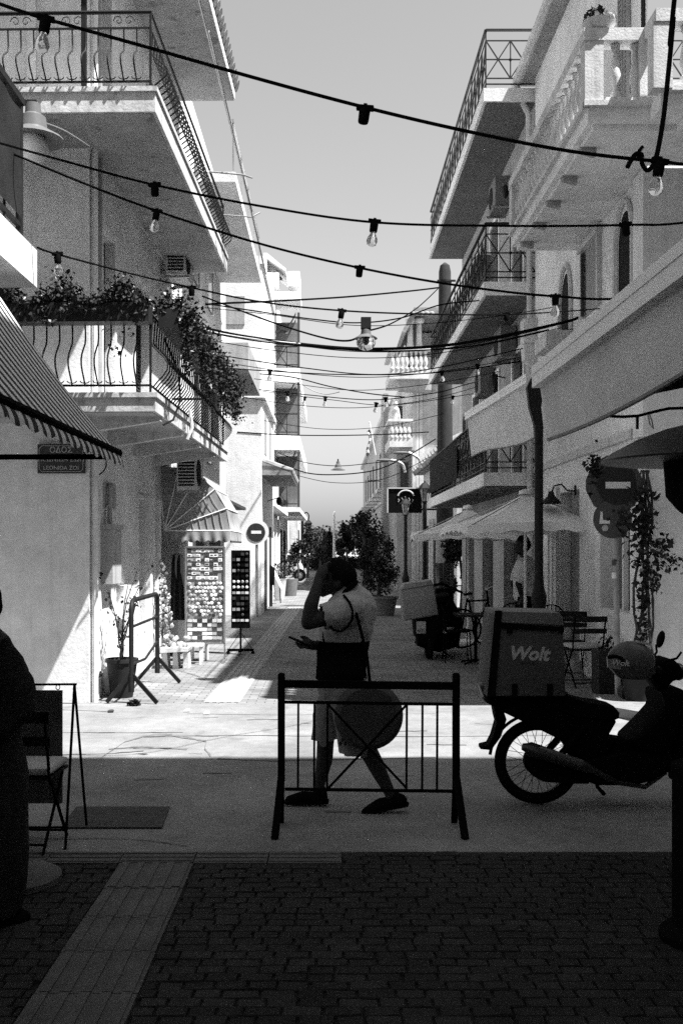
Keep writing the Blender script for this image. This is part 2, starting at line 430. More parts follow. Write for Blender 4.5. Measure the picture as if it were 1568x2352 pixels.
# ------- tactile path: ribbed tiles
def tile_mesh(w, l, ribs, dirx=False, m='tactile'):
    mb = MB().box(-w/2+.003, w/2-.003, -l/2+.003, l/2-.003, -.03, 0)
    for i in range(ribs):
        t = (i+.5)/ribs - .5
        if dirx: mb.box(-w/2+.01, w/2-.01, t*l-.012, t*l+.012, 0, .005)
        else: mb.box(t*w-.020, t*w+.020, -l/2+.004, l/2-.004, 0, .007)
    me = mb.mesh('tactile_tile', False); me.materials.append(M[m]); return me
tpath = thing('tactile_path', 'pale ribbed tactile strip crossing the dark brick pavement in the foreground', 'tactile paving', (-.92,4.5,0))
tm = tile_mesh(.40, .40, 5)
for i in range(8):
    inst('tactile_tile', tm, tpath, (-.925+random.uniform(-.002,.002), 5.30-i*.402, .003+random.uniform(-.002,.002)), (0,0,random.uniform(-.006,.006)))
tband = thing('tactile_band', 'pale band of paving tiles along the near edge of the shaded road', 'tactile paving', (-1.2,5.61,0))
tm2 = tile_mesh(.40, .20, 3, True)
for i in range(9):
    inst('tactile_tile', tm2, tband, (-.13-i*.402, 5.612, .003+random.uniform(-.002,.002)))
tfar = thing('tactile_path', 'pale ribbed tactile strip running away down the street past the souvenir racks', 'tactile paving', (-1.0,18,0))
tmf = tile_mesh(.40, .40, 5, m='tactile_pale')
for i in range(44):
    y = 11.4+i*.402; x = -1.17 + (y-11.4)*.012
    inst('tactile_tile', tmf, tfar, (x, y, .006), (0,0,-.012))
# kerb and raised pavement round the foot of the right corner house
kb = struct('corner_pavement', MB().prism([(2.86,11.16),(2.8,10.35),(3.05,9.95),(9,9.6),(9,11.05)], -.03, .10, 'xy'), M['asphalt'])

# ================================================================ the houses behind and beside the camera (they shade the foreground)
nr = thing('house', 'tall plastered house at the near right, standing outside the picture', 'house', (6,0,0))
obj('wall', MB().box(3.5,12,-16,5.1,0,11.6), M['plaster_grey'], nr, False)
obj('roof', MB().box(2.64,12.6,-16.4,5.38,11.6,12.0), M['tile'], nr, False)
for k in range(3):
    obj('balcony', MB().box(2.6,3.5,-12+k*6,-7.4+k*6,5.9,6.1), M['plaster_grey'], nr, False)
nl = thing('house', 'tall plastered house at the near left, with a dark screened balcony', 'house', (-6,0,0))
obj('wall', MB().box(-12,-3.0,-16,4.6,0,11.2), M['plaster_grey'], nl, False)
obj('roof', MB().box(-12.6,-2.2,-16.4,5.2,11.2,11.6), M['tile'], nl, False)
obj('wall', MB().box(-3.0,3.5,-17.5,-16.6,0,11), M['plaster_grey'], nl, False)  # unseen, added behind the camera to close off sky light
for x_, lb in ((-24,'unseen plain house added at the left end of the cross street to cut sky light'),(17,'unseen plain house added at the right end of the cross street to cut sky light')):
    t = thing('house', lb, 'house', (x_,8,0)); obj('wall', MB().box(x_-4,x_+4,3,22,0,11), M['plaster_grey'], t, False); obj('roof', MB().box(x_-4.3,x_+4.3,2.7,22.3,11,11.3), M['tile'], t, False)  # both added out of view to keep sky light off the road
Yb = 6.0; xo = X(85,Yb); zt = Z(575,Yb); zb = Z(660,Yb)
obj('balcony_slab', MB().box(-3.0,xo,-2,4.6,zb,zt).box(-6,xo,4.6,Yb,zb,zt), M['plaster_white'], nl, False)
bal = obj('railing', MB().bar((X(47,Yb),-2,Z(235,Yb)),(X(47,Yb),Yb,Z(235,Yb)),.05,.04).bar((X(47,Yb),Yb-.02,zt),(X(47,Yb),Yb-.02,Z(235,Yb)),.035)
    .bar((X(47,Yb),Yb-.02,Z(235,Yb)),(-6,Yb-.02,Z(235,Yb)),.04).bar((X(47,Yb),-2,Z(520,Yb)),(X(47,Yb),Yb,Z(520,Yb)),.025), M['iron'], nl)
scr = MB().grid(lambda u,v: (X(47,Yb)+.02+.012*math.sin(u*120)*math.sin(v*7), -2+u*(Yb+2-.05), Z(505,Yb)+v*(Z(262,Yb)-Z(505,Yb))), 160, 8)
obj('privacy_screen', scr, M['darkcloth'], bal)
for k in range(26):
    obj('bar', MB().tube([(X(47,Yb), -1.8+k*.3, zt), (X(47,Yb), -1.8+k*.3, Z(235,Yb))], .009, 5), M['iron'], bal)
# striped awning of the near left house
aw = thing('striped_awning', 'dark striped awning sloping down from the near left house', 'awning', (-1.14,4.6,2.2))
Ye = 5.6; ex, ez = X(272,Ye), Z(1040,Ye); tx, tz = X(-70,Ye), Z(570,Ye)
def awf(u, v):
    sag = -.05*math.sin(math.pi*v)
    return (tx+(ex-tx)*v, -1+u*(Ye+1), tz+(ez-tz)*v+sag)
obj('canopy', MB().grid(awf, 60, 12), M['stripe'], aw)
def awv(u, v):
    y = -1+u*(Ye+1); d = .06+.022*abs(math.sin(y*math.pi/.21)); a = v*1.5
    return (ex+.03*math.sin(a), y, ez-d*v)
obj('valance', MB().grid(awv, 260, 4), M['stripe'], aw)
obj('front_bar', MB().tube([(ex-.005,-1,ez+.0),(ex-.005,Ye+.02,ez+.0)], .024, 8), M['blackmatt'], aw)
obj('arm', MB().bar((-3.0,Ye-.03,Z(1052,Ye)),(ex+.0,Ye-.03,Z(1050,Ye)),.02,.028), M['blackmatt'], aw)
obj('cord', MB().tube([P(243,1050,Ye-.05),P(244,1070,Ye-.05),P(238,1082,Ye-.05),P(228,1090,Ye-.05)], .004, 5), M['blackmatt'], aw)

# ================================================================ left corner house (slightly turned to the street)
A0 = Vector((-2.62, 11.2, 0)); ARZ = R(-1.2)
def AY(px): return 6715.0/(804.4-px)
def AV(px): return AY(px) - 11.2
A = thing('corner_house', 'white plastered corner house with two wrought iron balconies on the left', 'house', A0, ARZ, local=True)
def aobj(nm, mb, m, parent=None, smooth=False, **k): return obj(nm, mb, M[m] if isinstance(m,str) else m, parent or A, smooth, **k)
aobj('wall', MB().box(-9,-.25,0,.25,0,8.9), 'plaster_white')                      # faces the cross street
# street wall with openings: ground floor door, shop; first and second floor doors
def wall_with_holes(v0, v1, z0, z1, holes, t=.25, u=0.0):
    # wall in the v-z plane between u-t and u; rectangular holes (va, vb, za, zb)
    mb = MB(); vs = sorted({v0, v1, *[h[0] for h in holes], *[h[1] for h in holes]}); zs = sorted({z0, z1, *[h[2] for h in holes], *[h[3] for h in holes]})
    for i in range(len(vs)-1):
        run = None
        for j in range(len(zs)-1):
            cv = (vs[i]+vs[i+1])/2; cz = (zs[j]+zs[j+1])/2
            solid = not any(h[0] < cv < h[1] and h[2] < cz < h[3] for h in holes)
            if solid:
                if run is None: run = zs[j]
            if (not solid or j == len(zs)-2) and run is not None:
                top = zs[j+1] if solid else zs[j]
                mb.box(u-t, u, vs[i], vs[i+1], run, top); run = None
    return mb
holesA = [(AV(316),AV(331),.55,Z(1145,AY(322))), (AV(366),AV(470),0,2.35),
          (AV(231),AV(258),3.3,5.35), (AV(306),AV(338),3.3,5.3), (AV(225),AV(250),6.4,8.4), (AV(330),AV(352),6.4,8.4)]
aobj('wall', wall_with_holes(0, 5.2, 0, 8.9, holesA), 'plaster_white')
aobj('wall', MB().box(-9,-.25,4.95,5.2,0,8.9), 'plaster_grey')
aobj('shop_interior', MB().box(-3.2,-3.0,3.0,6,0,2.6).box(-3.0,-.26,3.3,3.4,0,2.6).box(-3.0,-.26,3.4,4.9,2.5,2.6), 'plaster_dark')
aobj('plinth', MB().box(0.001,.02,.1,2.2,0,.22), 'plaster_white')
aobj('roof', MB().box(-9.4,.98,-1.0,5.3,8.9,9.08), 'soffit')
tl = MB().lathe([(.10,0),(.10,.02),(.085,.45)], 8).mesh('roof_tile'); tl.materials.append(M['tile'])
for i in range(32): inst('roof_tile', tl, A, (1.04,-.9+i*.2,9.13), (0,R(-70),0))
aobj('fascia', MB().box(.981,1.0,-1.0,5.3,8.92,9.06), 'white_paint')
def shutter_pair(va, vb, za, zb, parent, m='shutter'):
    w = (vb-va)/2
    for k in range(2):
        a = va+k*w+.01; b = a+w-.02
        s = obj('shutter', MB().box(-.12,-.085,a,a+.05,za,zb).box(-.12,-.085,b-.05,b,za,zb).box(-.12,-.085,a+.05,b-.05,za,za+.07)
            .box(-.12,-.085,a+.05,b-.05,zb-.07,zb).box(-.12,-.085,a+.05,b-.05,(za+zb)/2-.04,(za+zb)/2+.04), M[m], parent, False)
        sl = MB(); z = za+.09
        while z < zb-.09:
            sl.add([(-.115,a+.05,z+.03),(-.115,b-.05,z+.03),(-.09,b-.05,z),(-.09,a+.05,z),(-.11,a+.05,z+.034),(-.11,b-.05,z+.034),(-.085,b-.05,z+.004),(-.085,a+.05,z+.004)],
                   [(0,1,2,3),(4,7,6,5),(0,3,7,4),(1,5,6,2),(0,4,5,1),(3,2,6,7)]); z += .045
        obj('louvres', sl, M[m], s, False)
def frame(va, vb, za, zb, parent, m='plaster_white', w=.09, d=.035):
    obj('frame', MB().box(0,d,va-w,va,za,zb+w).box(0,d,vb,vb+w,za,zb+w).box(0,d,va,vb,zb,zb+w), M[m], parent, False)
for h in holesA[2:]:
    shutter_pair(*h, A); frame(*h, A)
h = holesA[0]
aobj('window', MB().box(-.2,-.18,h[0],h[1],h[2],h[3]), 'window_glass'); frame(*h, A, w=.05, d=.02)
# flue pipe, arched niche, downpipe and corner pipe on the street wall
aobj('downpipe', MB().tube([(.05,.06,0),(.05,.06,8.8)], .035, 8), 'plaster_white', smooth=True)
aobj('downpipe', MB().tube([(.045,.30,3.3),(.045,.30,8.8)], .028, 8), 'plaster_grey', smooth=True)
v = AV(243); fz = lambda py: Z(py, AY(243))
aobj('niche', MB().box(0,.012,AV(236),AV(264),fz(1165),fz(1108)), 'plaster_grey')
aobj('flue_pipe', MB().tube([(.06,v-.05,fz(1212)),(.06,v-.05,fz(1150)),(.06,v-.02,fz(1118)),(.03,v+.06,fz(1112))], .028, 8), 'plaster_grey', smooth=True)
aobj('flue_box', MB().box(0,.14,AV(231),AV(252),fz(1340),fz(1216)).box(0,.16,AV(230),AV(253),fz(1216),fz(1205)), 'plaster_grey')
aobj('meter_box', MB().box(0,.09,AV(268),AV(285),fz(1430),fz(1350)), 'ac_white')
aobj('shop_jamb', MB().box(0,.06,AV(336),AV(341),0,2.4).box(0,.045,AV(345),AV(349),0,2.4).box(0,.05,AV(358),AV(363),0,2.4), 'plaster_white')
# ------- balconies
def bar_mesh(hgt, bulge):
    pts = []
    for i in range(13):
        t = i/12; o = bulge*(math.sin(math.pi*min(1,t/.62))**1.3 if t < .62 else 0) - bulge*.12*math.sin(math.pi*t)
        pts.append((o, 0, t*hgt))
    me = MB().tube(pts, .0085, 6).mesh('bar'); me.materials.append(M['iron']); return me
def leafcurl_mesh():
    me = MB().tube([(0,-.05,.03),(0,-.035,.012),(0,0,.004),(0,.035,.012),(0,.05,.03)], .006, 5).mesh('leaf_collar'); me.materials.append(M['iron']); return me
collar = leafcurl_mesh()
def scroll(sgn):
    return [(0, sgn*(.012+.04*(1-t/9))*math.cos(t*.75)+sgn*.055, .075+(.012+.045*(1-t/9))*math.sin(t*.75)) for t in range(10)]
scm = MB().tube(scroll(1), .005, 4).tube(scroll(-1), .005, 4).mesh('scroll'); scm.materials.append(M['iron'])
def balcony(zt, thick, v1, rail_h, scrolls, u0=-7.0):
    slab = aobj('balcony_slab', MB().box(u0,.9,-.91,0,zt-thick,zt).box(.001,.9,0.001,v1,zt-thick,zt).box(u0,.92,-.93,-.911,zt-.03,zt+.02).box(.901,.92,-.91,v1+.01,zt-.03,zt+.02), 'plaster_old')
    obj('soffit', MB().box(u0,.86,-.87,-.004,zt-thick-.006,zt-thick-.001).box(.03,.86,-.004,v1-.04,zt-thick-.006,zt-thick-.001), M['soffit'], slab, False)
    rl = aobj('railing', MB().tube([(u0,-.85,zt+rail_h),(.84,-.85,zt+rail_h),(.84,v1-.05,zt+rail_h),(.03,v1-.05,zt+rail_h)], .02, 6)
        .bar((u0,-.85,zt+.10),(.84,-.85,zt+.10),.012,.022).bar((.84,-.85,zt+.10),(.84,v1-.05,zt+.10),.012,.022).bar((.84,v1-.05,zt+.10),(.03,v1-.05,zt+.10),.012,.022), 'iron', smooth=True)
    top2 = zt+rail_h-(.16 if scrolls else .0)
    if scrolls:
        obj('rail', MB().bar((u0,-.85,top2),(.84,-.85,top2),.012,.02).bar((.84,-.85,top2),(.84,v1-.05,top2),.012,.02), M['iron'], rl)
    bm = bar_mesh(top2-(zt+.10), .17); step = .131
    u = .70; k = 0
    while u > -4.2:
        inst('bar', bm, rl, (u,-.85,zt+.10), (0,0,-math.pi/2))
        inst('leaf_collar', collar, rl, (u,-.86,zt+.115), (0,0,-math.pi/2))
        if scrolls and k % 4 == 1: inst('scroll', scm, rl, (u,-.85,top2), (0,0,-math.pi/2))
        u -= step; k += 1
    vv = -.72
    while vv < v1-.1:
        inst('bar', bm, rl, (.84,vv,zt+.10)); vv += step
    obj('post', MB().bar((.84,-.85,zt),(.84,-.85,zt+rail_h),.022).bar((.84,v1-.05,zt),(.84,v1-.05,zt+rail_h),.022), M['iron'], rl)
    return slab, rl
ZU, ZL = 6.31, 3.24
slabU, railU = balcony(ZU, .23, 5.1, .80, True)
slabL, railL = balcony(ZL, .17, 5.1, .82, False)
# corbels under the lower balcony's edge and a hanging cable
for vv in (-.5, .9, 2.3, 3.7):
    obj('bracket', MB().prism([(0,ZL-.17),(.88,ZL-.17),(.88,ZL-.22),(.1,ZL-.34),(0,ZL-.34)], vv-.05, vv+.05, 'xz'), M['plaster_old'], slabL, False)
obj('drip_pipe', MB().tube([(.93,1.1,ZL+.12),(.96,1.1,ZL-.1),(.90,1.1,ZL-.24)], .02, 6), M['white_paint'], slabL)
obj('cable', MB().tube([(.86,-.2,ZL+.7),(1.02,-.25,ZL+.35),(1.06,-.35,ZL+.02),(1.0,-.45,ZL-.2),(.9,-.5,ZL-.26)], .012, 6), M['iron'], slabL)
# stove vents/ air conditioners of the corner house
def ac_unit(parent, M4, m='ac_white'):
    # a box 0.78 wide (y), 0.28 deep (x), 0.54 high with a fan grille on the +x side
    a = obj('air_conditioner', MB().box(0,.28,-.39,.39,0,.54,M4), M[m], parent, False)
    g = MB().lathe([(.20,0),(.20,.012),(.0,.012)], 18, M=M4 @ Matrix.Translation((.281,-.12,.27)) @ Matrix.Rotation(R(90),4,'Y'))
    obj('fan_grille', g, M['dark'], a)
    sl = MB()
    for k in range(9): sl.box(.02,.26,-.398,-.391,.06+k*.047,.085+k*.047,M4)
    obj('side_louvres', sl, M['dark'], a, False)
    for q_ in (-.34,.30): obj('bracket', MB().box(-.02,.34,q_,q_+.04,-.035,-.001,M4), M['steel'], a, False)
    return a
ac_unit(A, Matrix.Translation((.30, AV(362)+.3, Z(1128,15.4))))
ac_unit(A, Matrix.Translation((.10, AV(375)+.1, Z(655,16.0))))
acf = aobj('air_conditioner', MB().box(-1.18,-.78,-.42,-.14,ZL+.02,ZL+.98), 'ac_white')
sl = MB()
for k in range(14): sl.box(-1.14,-1.03,-.428,-.421,ZL+.1+k*.055,ZL+.13+k*.055)
obj('louvres', sl, M['dark'], acf, False)
obj('grille', MB().box(-1.0,-.82,-.428,-.421,ZL+.08,ZL+.92), M['shutter'], acf, False)
aobj('wall_pipe', MB().tube([(-.62,-.06,ZU+.05),(-.62,-.06,8.8)], .05, 8), 'white_paint', smooth=True)
aobj('post', MB().bar((.10,-.60,ZU),(.10,-.60,8.9),.05), 'iron')
# drying rods that lean out from the upper balcony
for k, (a, b) in enumerate((((1.05,.9,8.25),(1.32,4.8,6.95)),((1.12,1.4,8.05),(1.42,6.2,6.35)))):
    obj('drying_rod', MB().tube([a, b], .014, 6), M['steel'], railU)
obj('drying_rod', MB().tube([(.84,3.4,ZU+.75),(1.32,3.45,ZU+.72),(1.42,3.8,ZU+.80)], .012, 6), M['steel'], railU)
obj('drying_rod', MB().tube([(.84,4.9,ZU+.62),(1.30,4.95,ZU+.60),(1.42,5.1,ZU+.72)], .012, 6), M['steel'], railU)
# street name plate on the corner wall
Ys = 11.17
sg = thing('street_sign', 'dark street name plate with pale Greek and Latin lettering on the left white wall', 'street sign', (X(141,Ys),Ys,Z(1053,Ys)))
x0,x1,z0,z1 = X(87,Ys),X(195,Ys),Z(1087,Ys),Z(1020,Ys)
obj('plate', MB().box(x0,x1,Ys-.012,Ys+.03,z0,z1), mat('sign_blue', .055, .5, var=.2, scale=14), sg, False)
fr = MB(); e=.018; c=.03
ring=[(x0+e+c,z0+e),(x1-e-c,z0+e),(x1-e,z0+e+c),(x1-e,z1-e-c),(x1-e-c,z1-e),(x0+e+c,z1-e),(x0+e,z1-e-c),(x0+e,z0+e+c)]
for i in range(8): a=ring[i]; b=ring[(i+1)%8]; fr.bar((a[0],Ys-.014,a[1]),(b[0],Ys-.014,b[1]),.004,.005,(0,1,0))
obj('border', fr, M['letter'], sg, False)
for body, s, pz in (('ΟΔΟΣ',.088,1034),('ΛΕΩΝΙΔΑ ΖΩΗ',.075,1055),('LEONIDA ZOI',.062,1075)):
    me = text_mesh(body, s); me.materials.append(M['letter'])
    inst('lettering', me, sg, (X(141,Ys), Ys-.013, Z(pz,Ys)), (R(90),0,0))
# ------- flower boxes of geraniums on the lower railing
def flower_box(label, p0, p1, hang, n):
    p0 = Vector(p0); p1 = Vector(p1); c = (p0+p1)/2; rn = random.Random(label)
    Mw = Matrix.Translation(A0) @ Matrix.Rotation(ARZ,4,'Z')
    t = thing('flower_box', label, 'flower box', Mw @ c, ARZ, 'geranium boxes on the lower balcony rail', local=True)
    q0 = p0-c; q1 = p1-c; d = (q1-q0).normalized(); out = Vector((d.y,-d.x,0))
    if out.dot(Vector((1,-1,0))) < 0: out = -out
    tr = MB().bar(q0+out*.05, q1+out*.05, .2, .19); obj('trough', tr, M['pot'], t, False)
    for nm, m, cnt, sz in (('foliage','leaf_dark',int(n*2.4),.048),('foliage','leaf',n,.046),('petals','petal',n//6,.04)):
        mb = MB()
        for _ in range(cnt):
            s = rn.random(); up = abs(rn.gauss(0,.11))+.05; o = rn.gauss(.04,.10)
            if rn.random() < hang: up = -rn.random()*.5*(.6+.4*math.sin(s*9)); o = .15+abs(rn.gauss(0,.08))
            if nm == 'petals': up += .05
            mb.leaf(q0+(q1-q0)*s + out*o + Vector((0,0,.05+up*(.75+.45*math.sin(s*17+c.x*5)))), sz*rn.uniform(.7,1.3), rn)
        obj(nm, mb, M[m], t, True)
    return t
zr = ZL+.80
flower_box('black trough of geraniums left of the gap on the front rail', (-2.1,-.9,zr), (-.92,-.9,zr), .05, 800)
flower_box('long black trough of geraniums at the balcony corner facing the road', (-.72,-.9,zr), (.86,-.9,zr), .05, 1200)
flower_box('trailing geranium trough on the street side nearest the corner', (.95,-.75,zr), (.95,.9,zr), .45, 1300)
flower_box('trailing geranium trough on the street side, second from the corner', (.95,1.0,zr), (.95,2.6,zr), .5, 1200)
flower_box('trailing geranium trough on the street side, farthest from the corner', (.95,2.7,zr), (.95,4.1,zr), .55, 1100)
# ================================================================ souvenir shop in front of the corner house
# dome awning on ribs
Yd0, Yd1 = 15.5, 17.4
pv = Vector((X(374,Yd0)+.02, 0, Z(1219,Yd0)))
da = thing('dome_awning', 'pale checked barrel awning with scalloped edge over the souvenir shop door', 'awning', (pv.x,16.4,2.0))
RX, RZ = 1.0, .98
def dome_pt(t, y): a = R(t); return Vector((pv.x+RX*math.cos(a), y, pv.z+RZ*math.sin(a)))
ribs = (0, 20, 40, 59, 77, 95)
cv = MB()
for i in range(5):
    cv.grid(lambda u,v,i=i: tuple(dome_pt(ribs[i],0)*(1-v)+dome_pt(ribs[i+1],0)*v+Vector((0,Yd0+u*(Yd1-Yd0),0))-Vector((.035*math.sin(math.pi*v)*math.sin(math.pi*u),0,.03*math.sin(math.pi*v)*math.sin(math.pi*u)))), 8, 4)
cm = obj('canopy', cv, M['stripe_fine'], da)
for i in range(5):
    fan = MB().grid(lambda u,v,i=i: tuple(Vector((pv.x,Yd0,pv.z))*(1-u)+(dome_pt(ribs[i],Yd0)*(1-v)+dome_pt(ribs[i+1],Yd0)*v)*u - Vector((0,0,.008*math.sin(math.pi*v)*u))+Vector((0,.006*math.sin(math.pi*v)*u,0))), 6, 4)
    g = obj('end_panel', fan, M['stripe_fine'], da)
    ck = MB()
    for k in range(1, 9):
        u = k/9; a = Vector((pv.x,Yd0-.004,pv.z))*(1-u)+dome_pt(ribs[i],Yd0-.004)*u; b = Vector((pv.x,Yd0-.004,pv.z))*(1-u)+dome_pt(ribs[i+1],Yd0-.004)*u
        ck.bar(a, b, .003, .011)
    obj('check_line', ck, M['letter'], g, False, kind='stuff')
for r_ in ribs:
    obj('rib', MB().tube([(pv.x,Yd0-.006,pv.z), dome_pt(r_,Yd0-.006), dome_pt(r_,Yd1)], .011, 6), M['white_paint'], da)
def scal(a, b, n, out):
    a = Vector(a); b = Vector(b)
    return MB().grid(lambda u,v: tuple(a+(b-a)*u + Vector((0,0,-(.13+.04*abs(math.sin(u*n*math.pi)))*v)) + Vector(out)*(.02*math.sin(u*n*2*math.pi)*v)), n*8, 3)
obj('valance', scal((pv.x,Yd0-.01,pv.z-.01), (pv.x+RX,Yd0-.01,pv.z-.01), 6, (0,1,0)), M['stripe_fine'], da)
obj('valance', scal((pv.x+RX+.004,Yd0-.01,pv.z-.01), (pv.x+RX+.004,Yd1,pv.z-.01), 10, (1,0,0)), M['stripe_fine'], da)
# ------- postcard rack
def small(name, w, h, d, m):
    me = MB().box(-w/2,w/2,-d,0,-h/2,h/2).mesh(name, False); me.materials.append(m); return me
cards = [small('postcard', .068, .048, .006, M[m]) for m in ('card_white','card_white','card_grey','card_dark')]
picts = [small('picture', .042, .018, .002, M[m]) for m in ('card_grey','card_dark')]
mags = []
for m in ('card_white','card_grey','card_dark'):
    me = MB().lathe([(.024,0),(.024,.008),(.016,.016)], 10, M=Matrix.Rotation(R(90),4,'X')).mesh('magnet'); me.materials.append(M[m]); mags.append(me)
Yr = 15.25
rk = thing('postcard_rack', 'tall postcard and magnet rack in front of the souvenir shop', 'display rack', (X(470,Yr),Yr,0))
rx0,rx1,rz0,rz1 = X(427,Yr),X(516,Yr),Z(1478,Yr),Z(1256,Yr)
obj('back_board', MB().box(rx0,rx1,Yr,Yr+.03,rz0,rz1), M['board'], rk, False)
fm = MB(); 
for a,b in (((rx0,rz0-.12),(rx0,rz1)),((rx1,rz0-.22),(rx1,rz1)),((rx0,rz1),(rx1,rz1)),((rx0,rz0),(rx1,rz0))): fm.bar((a[0],Yr-.01,a[1]),(b[0],Yr-.01,b[1]),.022)
obj('frame', fm, M['steel'], rk, False)
obj('foot', MB().bar((rx0,Yr-.25,.02),(rx0,Yr+.25,.02),.03).bar((rx0,Yr,.02),(rx0,Yr,rz0),.02), M['steel'], rk, False)
obj('foot', MB().bar((rx1,Yr-.25,.02),(rx1,Yr+.25,.02),.03).bar((rx1,Yr,.02),(rx1,Yr,rz0),.02), M['steel'], rk, False)
rn = random.Random(11); W = rx1-rx0-.05
for r_ in range(7):
    z = rz1-.06-r_*.067
    for c_ in range(8):
        if rn.random() < .06 or (r_ > 4 and c_ > 6): continue
        x = rx0+.055+c_*W/8.1
        o = inst('postcard', rn.choice(cards), rk, (x, Yr-.004, z), (R(-6),rn.uniform(-.09,.09),rn.uniform(-.05,.05)), (rn.uniform(.85,1.05),1,rn.uniform(.75,1.05)))
        p_ = inst('picture', rn.choice(picts), o, (rn.uniform(-.006,.006), -.0065, rn.uniform(-.006,.006)))
for r_ in range(9):
    z = rz1-.55-r_*.058
    for c_ in range(10):
        if rn.random() < .1: continue
        x = rx0+.05+(c_+.5*(r_%2))*W/10.2
        k = rn.uniform(.8,1.25)
        inst('magnet', rn.choice(mags[:2]+mags[:2]+mags), rk, (x, Yr, z+rn.uniform(-.006,.006)), (0,0,0), (k,k,k))
for r_ in range(6):
    z = rz1-1.10-r_*.064
    if z < rz0+.04: break
    for c_ in range(7):
        x = rx0+.06+c_*W/7.2
        inst('postcard', rn.choice(cards), rk, (x, Yr-.004, z), (R(-6),rn.uniform(-.1,.1),rn.uniform(-.05,.05)), (rn.uniform(.9,1.15),1,rn.uniform(.85,1.1)))
# ------- revolving rack
Yq = 16.3
sp = thing('revolving_rack', 'dark revolving souvenir stand on a small wheeled base beside the postcard rack', 'display rack', (X(552,Yq),Yq,0))
qx0,qx1,qz0,qz1 = X(531,Yq),X(574,Yq),Z(1443,Yq),Z(1264,Yq)
obj('panel', MB().box(qx0,qx1,Yq-.01,Yq+.02,qz0,qz1), M['blackmatt'], sp, False)
obj('panel', MB().box((qx0+qx1)/2-.012,(qx0+qx1)/2+.012,Yq+.021,Yq+.17,qz0,qz1), M['blackmatt'], sp, False)
obj('pole', MB().tube([((qx0+qx1)/2,Yq+.005,.08),((qx0+qx1)/2,Yq+.005,qz0+.1)], .016, 8), M['black'], sp)
obj('base', MB().bar((qx0-.06,Yq,.07),(qx1+.06,Yq,.07),.04,.04).bar(((qx0+qx1)/2,Yq-.2,.06),((qx0+qx1)/2,Yq+.2,.06),.04,.03), M['black'], sp, False)
for s_ in (qx0-.05, qx1+.05): obj('caster', MB().sphere((s_,Yq,.03), .03, 8, 6), M['rubber'], sp)
for s_ in (qx0+.02, qx1-.02): obj('brace', MB().tube([((qx0+qx1)/2,Yq,qz0-.06),(s_+(.05 if s_ > (qx0+qx1)/2 else -.05),Yq,.09)], .005, 5), M['black'], sp)
trk = [small('trinket', .05, .045, .015, M[m]) for m in ('card_dark','card_grey','blackmatt')]
for r_ in range(13):
    for c_ in range(4):
        if rn.random() < .15: continue
        x = qx0+.045+c_*.068; z = qz1-.06-r_*.088
        if r_ in (5,6): inst('trinket', mags[rn.randint(0,1)], sp, (x, Yq-.012, z))
        elif r_ in (7,12): inst('trinket', cards[rn.randint(0,2)], sp, (x, Yq-.012, z), (0,0,0), (.8,1,.8))
        else: inst('trinket', trk[rn.randint(0,2)] if rn.random()<.75 else mags[2], sp, (x, Yq-.012, z))
# ------- bench with goods, hanging textiles, stools
Yk = 14.4
bn = thing('display_bench', 'low white stone bench piled with small souvenirs by the shop door', 'bench', (X(400,Yk),Yk,0))
bx0,bx1,bz = X(370,Yk),X(434,Yk),Z(1487,Yk)
obj('seat', MB().prism([(bx0,bz-.07),(bx1,bz-.05),(bx1+.01,bz),(bx0,bz)], Yk-.1, Yk+.35, 'xz'), M['stone_white'], bn, False)
for x in (bx0+.05,(bx0+bx1)/2,bx1-.05): obj('leg', MB().prism([(x-.035,0),(x+.05,0),(x+.03,bz-.06),(x-.03,bz-.06)], Yk, Yk+.25,'xz'), M['stone_white'], bn, False)
gcol = ['card_white','card_grey','terracotta','letter']
for k in range(34):
    x = bx0+.03+rn.random()*(bx1-bx0-.06); y = Yk+rn.uniform(-.05,.3); s_ = rn.uniform(.02,.036)
    g = MB().lathe([(s_*.6,0),(s_,s_*.8),(s_*.8,s_*1.6),(s_*.3,s_*2.0)], 8, (x,y,bz+.001+rn.choice((0,0,.07,.1))))
    tag(obj('trinket', g, M[rn.choice(gcol)]), 'one of the small souvenirs heaped on the white stone bench', 'souvenir', 'souvenirs heaped on the bench')
for k, (px, py0, py1, Yh, m) in enumerate(((374,1290,1500,14.6,'grey_cloth'),(381,1350,1470,14.9,'stone_white'),(366,1330,1420,14.5,'cushion'),(388,1395,1480,14.8,'letter'))):
    t = thing('hanging_goods', ['tall string of grey shell goods hanging at the left shop jamb','string of white ornaments hanging beside the shop door','short bundle of woven goods hanging high at the shop jamb','pale cluster of ornaments hanging low beside the shop door'][k], 'hanging goods', (X(px,Yh),Yh,Z(py0,Yh)))
    obj('cord', MB().tube([P(px,py0-14,Yh),P(px,py1,Yh)], .004, 4), M['blackmatt'], t)
    n = int((py1-py0)/5)
    for i in range(n):
        p_ = P(px+rn.uniform(-9,9), py0+(i+.5)*(py1-py0)/n, Yh+rn.uniform(-.06,.06)); s_ = rn.uniform(.016,.034)
        mb = MB().sphere(p_, (s_,s_*.8,s_*1.2), 7, 5); mb.v = [tuple(Vector(q)+Vector((rn.uniform(-.01,.01),)*3)) for q in mb.v]
        obj('ornament', mb, M[m if rn.random() < .7 else 'card_grey'], t)
